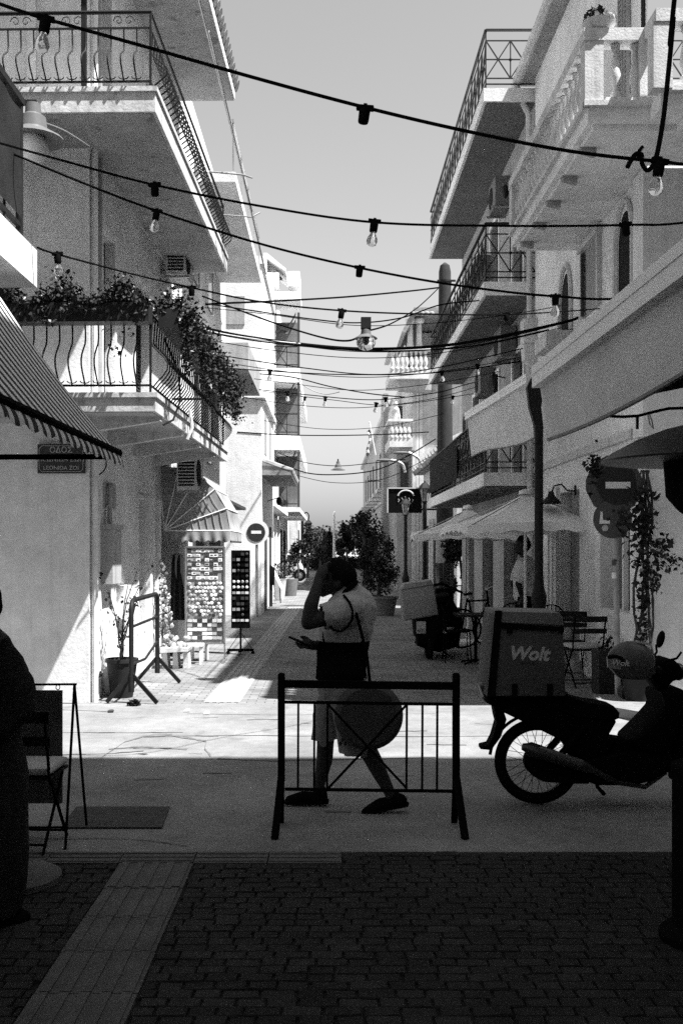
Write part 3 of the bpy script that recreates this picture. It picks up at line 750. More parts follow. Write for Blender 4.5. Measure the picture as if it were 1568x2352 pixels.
# dark dress hanging in the doorway, and the door leaf
t = thing('hanging_dress', 'dark dress on a hanger in the shop doorway', 'dress', P(405,1300,15.4))
obj('cloth', MB().grid(lambda u,v: tuple(P(394+26*v,1275+150*u,15.4)+Vector((0,.03*math.sin(v*14),0))+Vector((.05*(v-.5)*u,0,0))), 10, 14), M['darkcloth'], t)
obj('hanger', MB().tube([P(394,1277,15.4),P(407,1270,15.4),P(420,1277,15.4)], .006, 5), M['blackmatt'], t)
for k,(px,Ys_) in enumerate(((445,15.0),(458,15.5))):
    t = thing('stool', ['low white stool under the postcard rack, nearer one','low white stool under the postcard rack, farther one'][k], 'stool', (X(px,Ys_),Ys_,0), local=True)
    obj('seat', MB().box(-.14,.14,-.14,.14,.26,.29), M['white_paint'], t, False)
    for a in (-.11,.11):
        for b in (-.11,.11): obj('leg', MB().bar((a,b,0),(a,b,.26),.03), M['white_paint'], t, False)
# ------- potted bush and steel barrier at the corner
Yp = 11.65
pt = thing('potted_bush', 'thin twiggy bush in a black pot by the left corner', 'potted plant', (X(280,Yp),Yp,0))
c = (X(280,Yp),Yp,0)
obj('pot', MB().lathe([(.125,0),(.15,.2),(.175,.40),(.19,.40),(.19,.44),(.165,.44),(.15,.36),(0,.36)], 16, c), M['pot'], pt)
for k in range(9):
    a = rn.uniform(0,6.28); L = rn.uniform(.7,1.15); lean = rn.uniform(.08,.32)
    pts = [Vector(c)+Vector((0,0,.36))]
    for i in range(1,7):
        t_ = i/6; pts.append(Vector(c)+Vector((math.cos(a)*lean*t_*t_+rn.uniform(-.02,.02), math.sin(a)*lean*t_*t_, .36+L*t_)))
    obj('branch', MB().tube(pts, [.011-.0013*i for i in range(7)], 5), M['bark'], pt)
    lf = MB()
    for i in range(16):
        q = pts[rn.randint(2,6)]; lf.leaf(q+Vector((rn.uniform(-.04,.04),rn.uniform(-.04,.04),rn.uniform(-.06,.06))), rn.uniform(.03,.06), rn)
    obj('leaves', lf, M['leaf'], pt)
jug = thing('sack', 'crumpled pale sack leaning at the wall behind the black pot', 'sack', (X(246,Yp),Yp,0))
obj('bag', MB().sphere((X(248,Yp),Yp+.1,.17),(.10,.12,.18),10,8), M['grey_cloth'], jug)
def round_barrier():
    y0, y1, x = 11.2, 12.9, -2.16
    t = thing('crowd_barrier', 'dark tubular barrier on splayed feet standing by the left corner', 'barrier', (x,12.05,0))
    pts = [(x,y0,.25),(x,y0,.6),(x,y0,1.0)] + [(x,y0+.12*(1-math.cos(a)),1.0+.12*math.sin(a)) for a in (R(30),R(60),R(90))] + [(x,y1-.12*(1-math.cos(a)),1.0+.12*math.sin(a)) for a in (R(90),R(60),R(30))] + [(x,y1,1.0),(x,y1,.6),(x,y1,.25)]
    obj('frame', MB().tube(pts, .027, 8), M['iron'], t)
    for z in (.83,.42): obj('rail', MB().tube([(x,y0,z+(.0 if z>.5 else 0)),(x,(y0+y1)/2,z-(.0 if z > .5 else .03)),(x,y1,z+(0 if z>.5 else .1))], .016, 6), M['iron'], t)
    obj('panel', MB().prism([(y0+.05,.9),(y0+.28,1.08),(y0+.05,1.08)], x-.004, x+.004, 'yz'), M['iron'], t, False)
    for y in (y0, y1):
        obj('foot', MB().bar((x,y,.32),(x-.26,y-.05,.015),.02,.045).bar((x,y,.32),(x+.30,y-.10,.015),.02,.045), M['iron'], t, False)
        obj('stub', MB().tube([(x,y,.30),(x,y,.12)], .033, 8), M['iron'], t)
    return t
round_barrier()
wd = thing('weed_tuft', 'small dark weed tuft in the sunlit gutter by the left corner', 'plant', (X(308,11.0),11.0,0))
obj('blades', MB().leaves((X(308,11.0),11.0,.03),(.07,.06,.035),70,.05), M['leaf_dark'], wd)
for k,(px,py) in enumerate(((255,1637),(430,1636),(475,1642))):
    y = YG(py); s_ = .03
    tag(obj('litter', MB().prism([(X(px,y)-s_,y-s_),(X(px,y)+s_,y-s_*.6),(X(px,y)+s_*.8,y+s_),(X(px,y)-s_*.5,y+s_*.8)], .002, .03, 'xy', inset=.01), M['card_white' if k else 'card_dark']),
        ['dark scrap of litter on the sunlit road by the weed','tiny pale scrap of litter at the kerb','crumpled white paper on the sunlit road'][k], 'litter')

# ================================================================ other houses on the left
def box_house(name, label, x0, x1, y0, y1, h, m, loc=None):
    t = thing(name, label, 'house', ((x0+x1)/2,y0,0))
    obj('wall', MB().box(x0,x1,y0,y1,0,h), M[m], t, False); return t
B = box_house('house', 'tall plain house behind the corner house, with a dark balcony underside', -9, -2.42, 16.5, 24.0, 9.6, 'plaster_white')
obj('balcony_slab', MB().box(-2.42,X(600,22.8),16.5,22.8,Z(649,22.8),Z(649,22.8)+.16), M['plaster_white'], B, False)
obj('railing', MB().bar((-1.55,16.5,8.6),(-1.55,22.8,8.6),.03), M['steel'], B, False)
for k in range(5): obj('post', MB().bar((-1.55,16.6+k*1.54,7.8),(-1.55,16.6+k*1.54,8.6),.025), M['steel'], B, False)
obj('balcony_slab', MB().box(-2.42,X(597,22.3),19.0,22.3,Z(909,22.3),Z(909,22.3)+.5), M['plaster_grey'], B, False)
for k,(ya,yb,za,zb) in enumerate(((18.0,18.9,3.4,5.4),(20.2,21.0,3.4,4.6),(18.0,18.9,6.5,8.6),(20.2,21.1,6.5,8.6),(17.8,19.6,0,2.4),(20.3,22.5,0,2.4))):
    w = obj('window' if za else 'door', MB().box(-2.415,-2.39,ya,yb,za,zb), M['window_glass' if za else 'shutter'], B, False)
    obj('frame', MB().box(-2.419,-2.37,ya-.08,ya,za,zb+.08).box(-2.419,-2.37,yb,yb+.08,za,zb+.08).box(-2.419,-2.37,ya,yb,zb,zb+.08), M['white_paint'], w, False)
obj('canopy', MB().prism([(-2.42,2.85),(-1.9,2.62),(-1.9,2.56),(-2.42,2.56)], 18.2, 23.5, 'xz'), M['shutter'], B, False)
C1 = box_house('house', 'sunlit white house front between the two balcony houses on the left', -9, X(600,26), 26, 31.6, 8.9, 'plaster_white')
x1 = X(600,26)
obj('parapet', MB().box(-9,x1+.06,25.94,31.6,8.9,9.1), M['plaster_white'], C1, False)
obj('cornice', MB().box(-9,x1+.10,25.9,31.6,5.5,5.62), M['plaster_white'], C1, False)
obj('tile_canopy', MB().prism([(x1,3.9),(x1+.75,3.62),(x1+.75,3.56),(x1,3.56)], 26.2, 31.2, 'xz'), M['tile'], C1, False)
for k in range(14): obj('roof_tile', MB().tube([(x1,26.3+k*.36,3.93),(x1+.78,26.3+k*.36,3.65)], .09, 8), M['tile'], C1)
obj('window', MB().box(X(517,26),X(562,26),25.97,26.05,Z(745,26),Z(680,26)), M['plaster_grey'], C1, False)  # no opening here: grey sheet paints a shaded patch of the house front
for ya in (27.2,29.4):
    obj('door', MB().box(x1-.02,x1+.012,ya,ya+1.1,0,2.3), M['shutter'], C1, False); obj('window', MB().box(x1-.02,x1+.012,ya,ya+.9,4.2,5.3), M['shutter_grey'], C1, False)
obj('wall_lamp', MB().bar((x1,28.6,3.0),(x1+.3,28.6,3.1),.02).sphere((x1+.32,28.6,3.0),(.08,.08,.12)), M['iron'], C1)
# low house and the tall balcony block further down
D1 = box_house('house', 'low white shop house with dark doorways below the balcony block', -9, -2.2, 31.6, 45, 5.2, 'plaster_old')
obj('balcony_slab', MB().box(-2.2,-1.75,33,44,3.05,3.2), M['plaster_white'], D1, False)
for k in range(5):
    obj('door', MB().box(-2.21,-2.17,32.6+k*2.4,33.9+k*2.4,0,2.4), M['dark' if k%2 else 'shutter'], D1, False)
    obj('pilaster', MB().box(-2.21,-2.10,34.2+k*2.4,34.6+k*2.4,0,2.9), M['white_paint'], D1, False)
Cb = box_house('balcony_block', 'tall apartment block with stacked balconies and dark awnings on the left', -12, X(629,45), 45, 62, Z(655,45), 'plaster_white')
xf, xo = X(629,45), X(688,45)
for k, py in enumerate((845, 1000, 1165)):
    z = Z(py,45); zt_ = z+3.0
    s = obj('balcony_slab', MB().box(xf,xo,45.0,60,z-.62 if k<2 else z-.2,z), M['plaster_white'], Cb, False)
    obj('post', MB().box(xo-.1,xo,45.02,45.22,z,zt_-.55), M['shutter'], Cb, False)  # dark post stands in for the shadow side of the balconies
    obj('back_wall', MB().box(xf+.001,xo-.1,46.8,46.9,z,zt_-.6), M['plaster_dark'], Cb, False)
    r_ = MB().bar((xf,45.05,z+.95),(xo,45.05,z+.95),.05).bar((xf,45.05,z+.15),(xo,45.05,z+.15),.04).bar((xf,45.05,z+.15),((xf+xo)/2,45.05,z+.95),.03).bar(((xf+xo)/2,45.05,z+.15),(xf,45.05,z+.95),.03).bar(((xf+xo)/2,45.05,z),((xf+xo)/2,45.05,z+.95),.03)
    obj('railing', r_, M['iron'], Cb, False)
    for j in range(2):
        obj('awning', MB().grid(lambda u,v: (xf+.05+u*.9, 45.3+.1*v, z+1.55-j*.3+u*.75+.16*math.sin(u*7)+.16*v), 14, 2), M['shutter'], Cb)
obj('roof_wall', MB().box(X(604,45),X(640,45),45.0,46,Z(655,45),Z(625,45)).box(X(661,45),X(688,45),45,47,Z(655,45),Z(622,45)), M['plaster_white'], Cb, False)
obj('cornice', MB().box(X(600,45),X(690,45),44.9,47,Z(688,45),Z(670,45)), M['plaster_white'], Cb, False)
obj('roof_porch', MB().prism([(X(604,45),Z(625,45)),(X(612,45),Z(625,45)),(X(612,45),Z(590,45)),(X(656,45),Z(620,45)),(X(656,45),Z(613,45)),(X(612,45),Z(577,45)),(X(604,45),Z(577,45))], 45.2, 48, 'xz'), M['plaster_white'], Cb, False)
obj('roof_opening', MB().prism([(X(626,45),Z(624,45)),(X(645,45),Z(624,45)),(X(626,45),Z(608,45))], 46, 46.4, 'xz'), M['dark'], Cb, False)
for k in range(3):
    obj('shop_front', MB().box(xf-.01,xf+.03,46+k*4,48.6+k*4,0,2.6), M['dark'], Cb, False)
obj('clutter_shelf', MB().box(xf,xf+.6,45.1,46.5,3.6,3.8), M['shutter'], Cb, False)
E1 = box_house('house', 'far low arcade building at the end of the left row', -12, -1.9, 62.2, 74, 3.9, 'plaster_old')
obj('arch', MB().box(-1.91,-1.88,63,65,0,2.8), M['dark'], E1, False)
# ================================================================ right corner house
RX1 = 3.405
r1 = thing('corner_house', 'white classical corner house with a stone balustrade balcony on the right', 'house', (3.4,13,0))
def robj(nm, mb, m, parent=None, smooth=False, **k): return obj(nm, mb, M[m] if isinstance(m,str) else m, parent or r1, smooth, **k)
def RYp(px): return RX1*F/(px-CX)
# openings in the street wall: arched slits, a niche, ground floor door
def arch_pts(yc, w, z0, z1, n=9):
    r = w/2; zs = z1-r*1.5
    return [(yc-r,z0),(yc+r,z0)] + [(yc+r*math.cos(math.pi*i/n), zs+1.5*r*math.sin(math.pi*i/n)) for i in range(n+1)]
wR = MB(); holes = [(RYp(1446),RYp(1378),.95,2.78),(RYp(1330),RYp(1286),0,2.5)]
holes = [(a,b,c_,d_) for a,b,c_,d_ in holes]
for b_ in [wall_with_holes(11.0, 16.9, 0, 5.8, holes, .3, 0)]:
    for p_ in b_.v: wR.v.append((RX1-p_[0], p_[1], p_[2]))
    wR.f = list(b_.f)
robj('wall', wR, 'plaster_white')
robj('wall', MB().box(RX1+.3,12,11.0,11.3,0,5.8), 'plaster_white')
robj('wall', MB().box(RX1+.3,12,16.6,16.9,0,5.8), 'plaster_grey')
robj('floor', MB().box(RX1+.3,12,11.3,16.6,5.6,5.79), 'plaster_grey')
robj('upper_wall', MB().prism([(RX1,10.95),(RX1+1.75,16.9),(RX1,16.9)], 5.801, 9.45, 'xy'), 'plaster_white')
robj('roof', MB().prism([(RX1-.22,10.6),(RX1+1.95,17.2),(RX1-.22,17.2)], 9.45, 9.62, 'xy'), 'soffit')
gut = []
robj('gutter', MB().tube([(RX1-.26,10.5,9.58),(RX1-.26,17.25,9.5)], .085, 8), 'stone_white', smooth=True)
robj('downpipe', MB().tube([(RX1-.26,17.15,9.45),(RX1-.2,17.1,9.2),(RX1-.08,17.05,8.9),(RX1-.08,17.0,6.4),(RX1-.08,16.95,5.2),(RX1-.08,16.95,.2)], .05, 8), 'stone_white', smooth=True)
obj('hopper', MB().box(RX1-.22,RX1-.001,16.72,17.05,5.05,5.45).prism([(RX1-.2,4.8),(RX1-.002,4.6),(RX1-.002,5.05),(RX1-.22,5.05)],16.74,17.03,'xz'), M['stone_white'], r1, False)
robj('corner_trim', MB().box(RX1-.05,RX1+.02,10.94,11.3,2.9,5.76).box(RX1+.021,RX1+.4,10.94,10.999,2.9,5.76), 'plaster_white')
robj('string_course', MB().box(RX1-.06,RX1,11.35,16.7,2.92,3.02), 'stone_white')
def arch_window(px0, px1, py0, py1):
    ya, yb = RYp(px1), RYp(px0); yc = (ya+yb)/2; w = yb-ya; z0 = Z(py1,yc); z1 = Z(py0,yc)
    o = obj('arched_window', MB().prism(arch_pts(yc,w,z0,z1), RX1-.008, RX1+.05, 'yz'), M['dark'], r1, False)
    tr = MB(); pts = arch_pts(yc, w+.16, z0, z1+.12)[1:]
    tr.tube([(RX1-.02,p[0],p[1]) for p in pts]+[(RX1-.02,yc-w/2-.08,z0)], .035, 6)
    obj('moulding', tr, M['stone_white'], o)
    obj('sill', MB().box(RX1-.12,RX1,ya-.12,yb+.12,z0-.1,z0-.02), M['stone_white'], o, False)
arch_window(1421,1452,485,717); arch_window(1290,1311,628,768)
ya, yb = RYp(1378), RYp(1344); yc=(ya+yb)/2
n_ = obj('window', MB().box(RX1-.01,RX1+.04,ya,yb,Z(715,yc),Z(560,yc)), M['plaster_grey'], r1, False)
obj('frame', MB().box(RX1-.06,RX1,ya-.07,ya,Z(715,yc),Z(545,yc)).box(RX1-.06,RX1,yb,yb+.07,Z(715,yc),Z(545,yc)).box(RX1-.09,RX1,ya-.12,yb+.12,Z(560,yc),Z(545,yc)), M['stone_white'], n_, False)
obj('shutter', MB().box(RX1-.07,RX1-.03,yb-.05,yb-.01,Z(712,yc),Z(565,yc)), M['shutter'], n_, False)
obj('window_ledge', MB().box(RX1-.35,RX1,RYp(1312),RYp(1282),Z(800,14.6),Z(765,14.6)), M['stone_white'], r1, False)
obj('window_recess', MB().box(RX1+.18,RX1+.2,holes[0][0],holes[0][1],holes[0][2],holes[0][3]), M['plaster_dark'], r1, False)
obj('mullion', MB().box(RX1+.10,RX1+.16,RYp(1412),RYp(1409),.95,2.78), M['white_paint'], r1, False)
obj('door', MB().box(RX1+.15,RX1+.2,holes[1][0],holes[1][1],0,2.5), M['shutter_grey'], r1, False)
for k,px in enumerate((1262,1272,1281)):
    obj('pilaster', MB().box(RX1-.05,RX1,RYp(px)-.08,RYp(px)+.08,0,2.6), M['plaster_white'], r1, False)
# upper door with grey shutters, seen edge on
for k,(a,b) in enumerate(((1427,1437),(1441,1449))):
    y0, y1 = RYp(b), RYp(a)
    s = obj('shutter', MB().box(RX1-.05,RX1-.015,y0,y0+.03,6.05,8.5).box(RX1-.05,RX1-.015,y1-.03,y1,6.05,8.5).box(RX1-.05,RX1-.015,y0+.03,y1-.03,6.05,6.12).box(RX1-.05,RX1-.015,y0+.03,y1-.03,8.43,8.5), M['shutter_grey'], r1, False)
    lv = MB()
    for i in range(40): lv.box(RX1-.045,RX1-.02,y0+.03,y1-.03,6.15+i*.057,6.178+i*.057)
    obj('louvres', lv, M['shutter_grey'], s, False)
obj('door_gap', MB().box(RX1-.012,RX1-.002,RYp(1482),RYp(1474),6.02,8.5), M['dark'], r1, False)
# balcony: slab, moulding, balusters, rail, pier and plant pot
XO, YN, YF, ZS = 2.52, 9.96, 14.1, 6.0
slab = robj('balcony_slab', MB().box(XO,RX1,YN,YF,ZS-.16,ZS).box(RX1+.001,12,9.63,10.94,ZS-.16,ZS).box(3.12,RX1,9.63,YN-.001,ZS-.16,ZS), 'plaster_white')
obj('soffit', MB().box(XO+.06,RX1-.005,YN+.05,YF-.05,ZS-.22,ZS-.161).box(RX1-.004,12,9.7,10.93,ZS-.22,ZS-.161), M['plaster_white'], slab, False)
obj('edge_moulding', MB().bar((XO-.02,YN-.02,ZS+.01),(XO-.02,YF,ZS+.01),.06,.05).bar((XO-.05,YN-.03,ZS+.01),(3.12,YN-.03,ZS+.01),.06,.05).bar((3.1,9.6,ZS+.01),(12,9.6,ZS+.01),.06,.05), M['stone_white'], slab, False)
for k in range(5):
    y = YN+.5+k*.8
    obj('dentil', MB().prism([(XO+.03,ZS-.221),(XO+.2,ZS-.221),(XO+.2,ZS-.30),(XO+.05,ZS-.26)], y-.05, y+.05, 'xz'), M['shutter_grey'], slab, False)
prof = [(.035,0),(.055,0),(.055,.05),(.03,.07),(.028,.10),(.055,.19),(.05,.26),(.027,.40),(.024,.46),(.045,.49),(.045,.53),(.035,.53)]
bal_me = MB().lathe(prof, 12).mesh('baluster'); bal_me.materials.append(M['stone_white'])
br = robj('balustrade', MB().box(XO-.05,XO+.15,YN-.05,YF,ZS+.62,ZS+.74).box(XO+.151,3.2,YN-.05,YN+.15,ZS+.62,ZS+.74).box(3.05,3.2,9.55,YN-.051,ZS+.62,ZS+.74).box(3.201,12,9.55,9.75,ZS+.62,ZS+.74), 'stone_white')
for k in range(21): inst('baluster', bal_me, br, (XO+.05, YN+.30+k*.18, ZS+.085))
for k in range(2): inst('baluster', bal_me, br, (XO+.28+k*.19, YN+.05, ZS+.085))
for k in range(14): inst('baluster', bal_me, br, (3.36+k*.19, 9.65, ZS+.085))
obj('base_rail', MB().box(XO-.02,XO+.12,YN+.17,YF,ZS,ZS+.08).box(XO+.171,3.1,YN-.02,YN+.12,ZS,ZS+.08).box(3.2,12,9.58,9.72,ZS,ZS+.08), M['stone_white'], br, False)
for (x,y) in ((XO+.05,YN+.05),(XO+.05,YF-.1),(3.12,9.65),(3.10,YN+.04)):
    obj('pier', MB().box(x-.09,x+.09,y-.09,y+.09,ZS+.001,ZS+.62), M['stone_white'], br, False)
pp = thing('planter_bowl', 'pale bowl of dark plants on the corner of the stone balustrade', 'planter', (XO+.1,YN+.05,ZS+.74))
obj('bowl', MB().lathe([(.06,0),(.12,.02),(.17,.09),(.16,.09),(.1,.04),(0,.04)], 14, (XO+.12,YN+.05,ZS+.741)), M['stone_white'], pp)
obj('leaves', MB().leaves((XO+.10,YN+.05,ZS+.90),(.13,.12,.08),130,.06), M['leaf_dark'], pp)
obj('leaves', MB().leaves((XO+.17,YN+.0,ZS+.86),(.14,.1,.05),40,.06), M['petal'], pp)
# gooseneck wall lamp
wl_ = thing('wall_lamp', 'dark gooseneck lamp on the right corner house wall above the parasols', 'lamp', (RX1,RYp(1325),2.3))
yw = RYp(1322)
obj('arm', MB().tube([(RX1,yw,Z(1128,yw)),(RX1-.12,yw,Z(1126,yw)),(RX1-.2,yw,Z(1112,yw)),(RX1-.3,yw,Z(1116,yw)),(RX1-.33,yw,Z(1130,yw))], .012, 6), M['iron'], wl_)
obj('plate', MB().box(RX1-.02,RX1,yw-.03,yw+.03,Z(1138,yw),Z(1115,yw)), M['iron'], wl_, False)
obj('shade', MB().lathe([(.14,-.14),(.13,-.11),(.05,-.03),(.035,.03),(.0,.04)], 14, (RX1-.34,yw,Z(1134,yw))), M['iron'], wl_)
# climbing vine on the corner
vine = thing('climbing_vine', 'leggy climbing vine hanging down the corner of the right white house', 'climbing plant', (3.33,10.93,0))
rv = random.Random(5)
for k in range(7):
    pts = []; px = 1478+rv.uniform(-18,14); 
    for i in range(15):
        py = 1080+i*30; px += rv.uniform(-9,8); px = min(max(px,1455),1500); pts.append(P(px, py, 10.86+rv.uniform(-.03,.03)))
    pts.append(Vector((pts[-1].x, pts[-1].y, .0)))
    obj('stem', MB().tube(pts, .008+.008*rv.random(), 5), M['bark'], vine)
lf = MB()
def vleaf(mb, px, py, y, s): mb.leaf(P(px,py,y), s, rv)
for k in range(330):
    py = 1120+ (rv.random()**1.2)*420; sp_ = 26 if py < 1300 else 13
    vleaf(lf, 1477+rv.gauss(0,sp_*.62), py, 10.82+rv.uniform(-.1,.06), rv.uniform(.05,.10))
for k in range(90): vleaf(lf, 1448+rv.gauss(0,24), 1195+rv.gauss(0,30), 10.8+rv.uniform(-.12,.06), rv.uniform(.05,.10))
for k in range(80): vleaf(lf, 1362+rv.gauss(0,9), 1080+rv.gauss(0,24), 10.85, rv.uniform(.05,.085))
for (cx,cy,n) in ((1512,1265,70),(1500,1330,60),(1535,1292,24),(1556,1290,12),(1520,1250,20)):
    for k in range(n): vleaf(lf, cx+rv.gauss(0,12), cy+rv.gauss(0,13), 10.7+rv.uniform(-.15,.1), rv.uniform(.05,.09))
obj('leaves', lf, M['leaf_dark'], vine)
obj('pot', MB().lathe([(.14,.1),(.18,.4),(.2,.42),(.2,.46),(.16,.46),(0,.43)], 14, (3.25,10.75,0)), M['pot'], vine)

# ================================================================ road signs on the corner
Yn = 11.05
ns = thing('no_entry_sign', 'shaded no entry sign above a round plate on a pale post by the vine', 'road sign', (X(1418,Yn),Yn,0))
obj('post', MB().tube([(X(1421,Yn),Yn+.04,.1),(X(1412,Yn),Yn+.04,Z(1050,Yn))], .033, 10), mat('sign_post', .34, .6, var=.3, scale=6, streak=.3), ns)
for k,py in enumerate((1322,1292)):
    obj('sticker', MB().tube([(X(1414,Yn),Yn+.04,Z(py+7,Yn)),(X(1414,Yn),Yn+.04,Z(py-7,Yn))], .0345, 10), M['sign_white' if k==0 else 'sign_grey'], ns)
c = (X(1410,Yn),Yn,Z(1113,Yn)); r8 = .31
oct_ = [(c[0]+r8*math.cos(R(a)), c[2]+r8*math.sin(R(a))*1.05) for a in (10,45,75,105,135,170,190,225,255,285,315,350)]
obj('back_board', MB().prism(oct_, Yn-.005, Yn+.01, 'xz'), M['sign_grey'], ns, False)
obj('disc', MB().lathe([(.22,0),(.22,.012)], 28, M=Matrix.Translation((X(1417,Yn),Yn-.006,Z(1113,Yn))) @ Matrix.Rotation(R(90),4,'X')), M['sign_red'], ns)
obj('bar', MB().box(X(1389,Yn),X(1446,Yn),Yn-.024,Yn-.019,Z(1122,Yn),Z(1107,Yn)), M['sign_white'], ns, False)
obj('lower_plate', MB().lathe([(.21,0),(.21,.012)], 28, M=Matrix.Translation((X(1406,Yn),Yn-.002,Z(1192,Yn))) @ Matrix.Rotation(R(90),4,'X')), M['sign_grey'], ns)
st = MB().prism([(X(1375,Yn),Z(1203,Yn)),(X(1399,Yn),Z(1203,Yn)),(X(1399,Yn),Z(1196,Yn)),(X(1383,Yn),Z(1194,Yn)),(X(1382,Yn),Z(1175,Yn)),(X(1378,Yn),Z(1175,Yn))], Yn-.02, Yn-.0141, 'xz')
obj('sticker', st, M['sign_white'], ns, False)
obj('sticker', MB().lathe([(.035,0),(.035,.004)], 10, M=Matrix.Translation((X(1388,Yn),Yn-.0145,Z(1213,Yn))) @ Matrix.Rotation(R(90),4,'X')), M['letter'], ns)
rb = thing('stone_block', 'rough stone block at the foot of the sign post', 'stone', (X(1440,Yn-.1),Yn-.1,.1))
obj('stone', MB().prism([(X(1421,10.9),10.8),(X(1462,10.9),10.82),(X(1455,10.9),11.0),(X(1424,10.9),11.02)], .1, .22, 'xy', inset=.04), M['concrete'], rb, False)

# ================================================================ second house on the right with three iron balconies
r2 = thing('balcony_house', 'house with three long iron balconies and roof terrace on the right', 'house', (3.43,21,0))
XF, X2 = 3.43, 2.57
h2 = []
for zf in (2.98, 6.15):
    for ya in (18.0, 20.6, 23.2): h2.append((ya, ya+1.05, zf+.02, zf+2.25))
for ya in (18.6, 21.4, 24.2): h2.append((ya, ya+1.5, 0, 2.4))
w2 = MB(); q = wall_with_holes(16.95, 26.4, 0, 9.15, h2, .3, 0)
w2.v = [(XF-p_[0], p_[1], p_[2]) for p_ in q.v]; w2.f = q.f
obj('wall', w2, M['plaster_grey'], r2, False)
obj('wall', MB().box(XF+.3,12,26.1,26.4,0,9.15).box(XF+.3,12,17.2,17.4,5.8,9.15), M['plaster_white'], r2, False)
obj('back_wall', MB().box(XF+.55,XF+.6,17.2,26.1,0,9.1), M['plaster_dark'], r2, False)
for i,hh in enumerate(h2):
    if hh[2] > .5:
        for k in range(2):
            a = hh[0]+k*.53; d = obj('door', MB().box(XF+.12,XF+.16,a+.01,a+.51,hh[2],hh[3]), M['shutter'], r2, False)
            obj('pane', MB().box(XF+.115,XF+.119,a+.08,a+.44,hh[2]+.9,hh[3]-.1), M['window_glass'], d, False)
        obj('frame', MB().box(XF-.03,XF,hh[0]-.09,hh[0],hh[2],hh[3]+.09).box(XF-.03,XF,hh[1],hh[1]+.09,hh[2],hh[3]+.09).box(XF-.03,XF,hh[0],hh[1],hh[3],hh[3]+.09), M['white_paint'], r2, False)
    else:
        obj('door', MB().box(XF+.2,XF+.24,hh[0],hh[1],hh[2],hh[3]), M['shutter'], r2, False)
def xpanel(w, h):
    mb = MB(); r = .009
    def b(p, q_, k=r): mb.bar((0,p[0],p[1]),(0,q_[0],q_[1]),k*2)
    b((0,h*.18),(w,h*.18)); b((0,h*.82),(w,h*.82)); b((0,h*.5),(w,h*.5)); b((w/2,h*.18),(w/2,h*.82))
    b((0,h*.18),(w/2,h*.82)); b((w/2,h*.82),(w,h*.18)); b((0,h*.82),(w/2,h*.18)); b((w/2,h*.18),(w,h*.82))
    mb.sphere((0,w/2,h*.5),.03,6,4)
    me = mb.mesh('railing_panel', False); me.materials.append(M['iron']); return me
RH = .98
pan = xpanel(.84, RH); pend = xpanel(.82, RH)
for k, zt in enumerate((9.34, 6.12, 2.95)):
    th = .22
    s = obj('balcony_slab', MB().box(X2,XF-.001 if k else 12,17.0,26.3,zt-th,zt), M['plaster_white'], r2, False)
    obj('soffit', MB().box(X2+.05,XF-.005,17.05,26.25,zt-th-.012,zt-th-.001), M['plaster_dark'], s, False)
    rl = obj('railing', MB().bar((X2+.04,17.04,zt+RH),(X2+.04,26.26,zt+RH),.045,.03).bar((X2+.04,17.04,zt+RH),(XF if k else XF+3,17.04,zt+RH),.045,.03).bar((X2+.04,17.04,zt+.08),(X2+.04,26.26,zt+.08),.02).bar((X2+.04,17.04,zt+.08),(XF if k else XF+3,17.04,zt+.08),.02)
        .bar((X2+.04,26.26,zt+RH),(XF,26.26,zt+RH),.045,.03), M['iron'], r2, False)
    for i in range(11):
        inst('railing_panel', pan, rl, (X2+.04, 17.04+i*.838, zt))
        obj('post', MB().bar((X2+.04,17.04+i*.838,zt),(X2+.04,17.04+i*.838,zt+RH),.02), M['iron'], rl, False)
    inst('railing_panel', pend, rl, (X2+.04+.82, 17.04, zt), (0,0,math.pi/2))
    if k == 0:
        for i in range(3): inst('railing_panel', pend, rl, (X2+.04+.82*(i+2), 17.04, zt), (0,0,math.pi/2))
    for i in range(62):
        if k == 2: obj('bar', MB().bar((X2+.05,17.1+i*.15,zt),(X2+.05,17.1+i*.15,zt+RH),.014), M['iron'], rl, False)
cl = MB().grid(lambda u,v: (X2-.01+.012*math.sin(u*90), 20.5+u*5.6, 2.95+.12+v*.8), 90, 3)
obj('screen', cl, M['darkcloth'], r2)
for (y,z) in ((22.0,7.35),(19.6,8.15),(23.5,4.25),(21.5,4.9),(19.0,5.2)):
    ac_unit(r2, Matrix.Translation((XF-.03,y,z)) @ Matrix.Rotation(math.pi,4,'Z'), 'ac_shaded')
for k,(y,z) in enumerate(((18.6,8.2),(19.9,5.0))):
    l_ = obj('wall_lantern', MB().bar((XF,y,z),(XF-.2,y,z+.05),.02).lathe([(.03,-.14),(.07,.02),(.075,.03),(.02,.1)],8,(XF-.22,y,z)), M['iron'], r2)
# ================================================================ utility pole
up = thing('utility_pole', 'tall round concrete utility pole beyond the iron balconies', 'pole', (3.17,28,0))
obj('shaft', MB().tube([(3.17,28,0),(3.17,28,4),(3.17,28,9.25),(3.17,28,9.42),(3.17,28,9.5)], [.25,.22,.165,.13,.03], 16), M['concrete'], up)
obj('band', MB().tube([(3.17,28,8.95),(3.17,28,9.0)], [.185,.185], 16), M['iron'], up)
obj('bracket', MB().bar((2.95,27.9,8.98),(3.45,27.9,8.98),.05), M['iron'], up)
obj('poster', MB().tube([(3.17,28,.9),(3.17,28,2.1)], [.256,.246], 16), M['card_grey'], up)

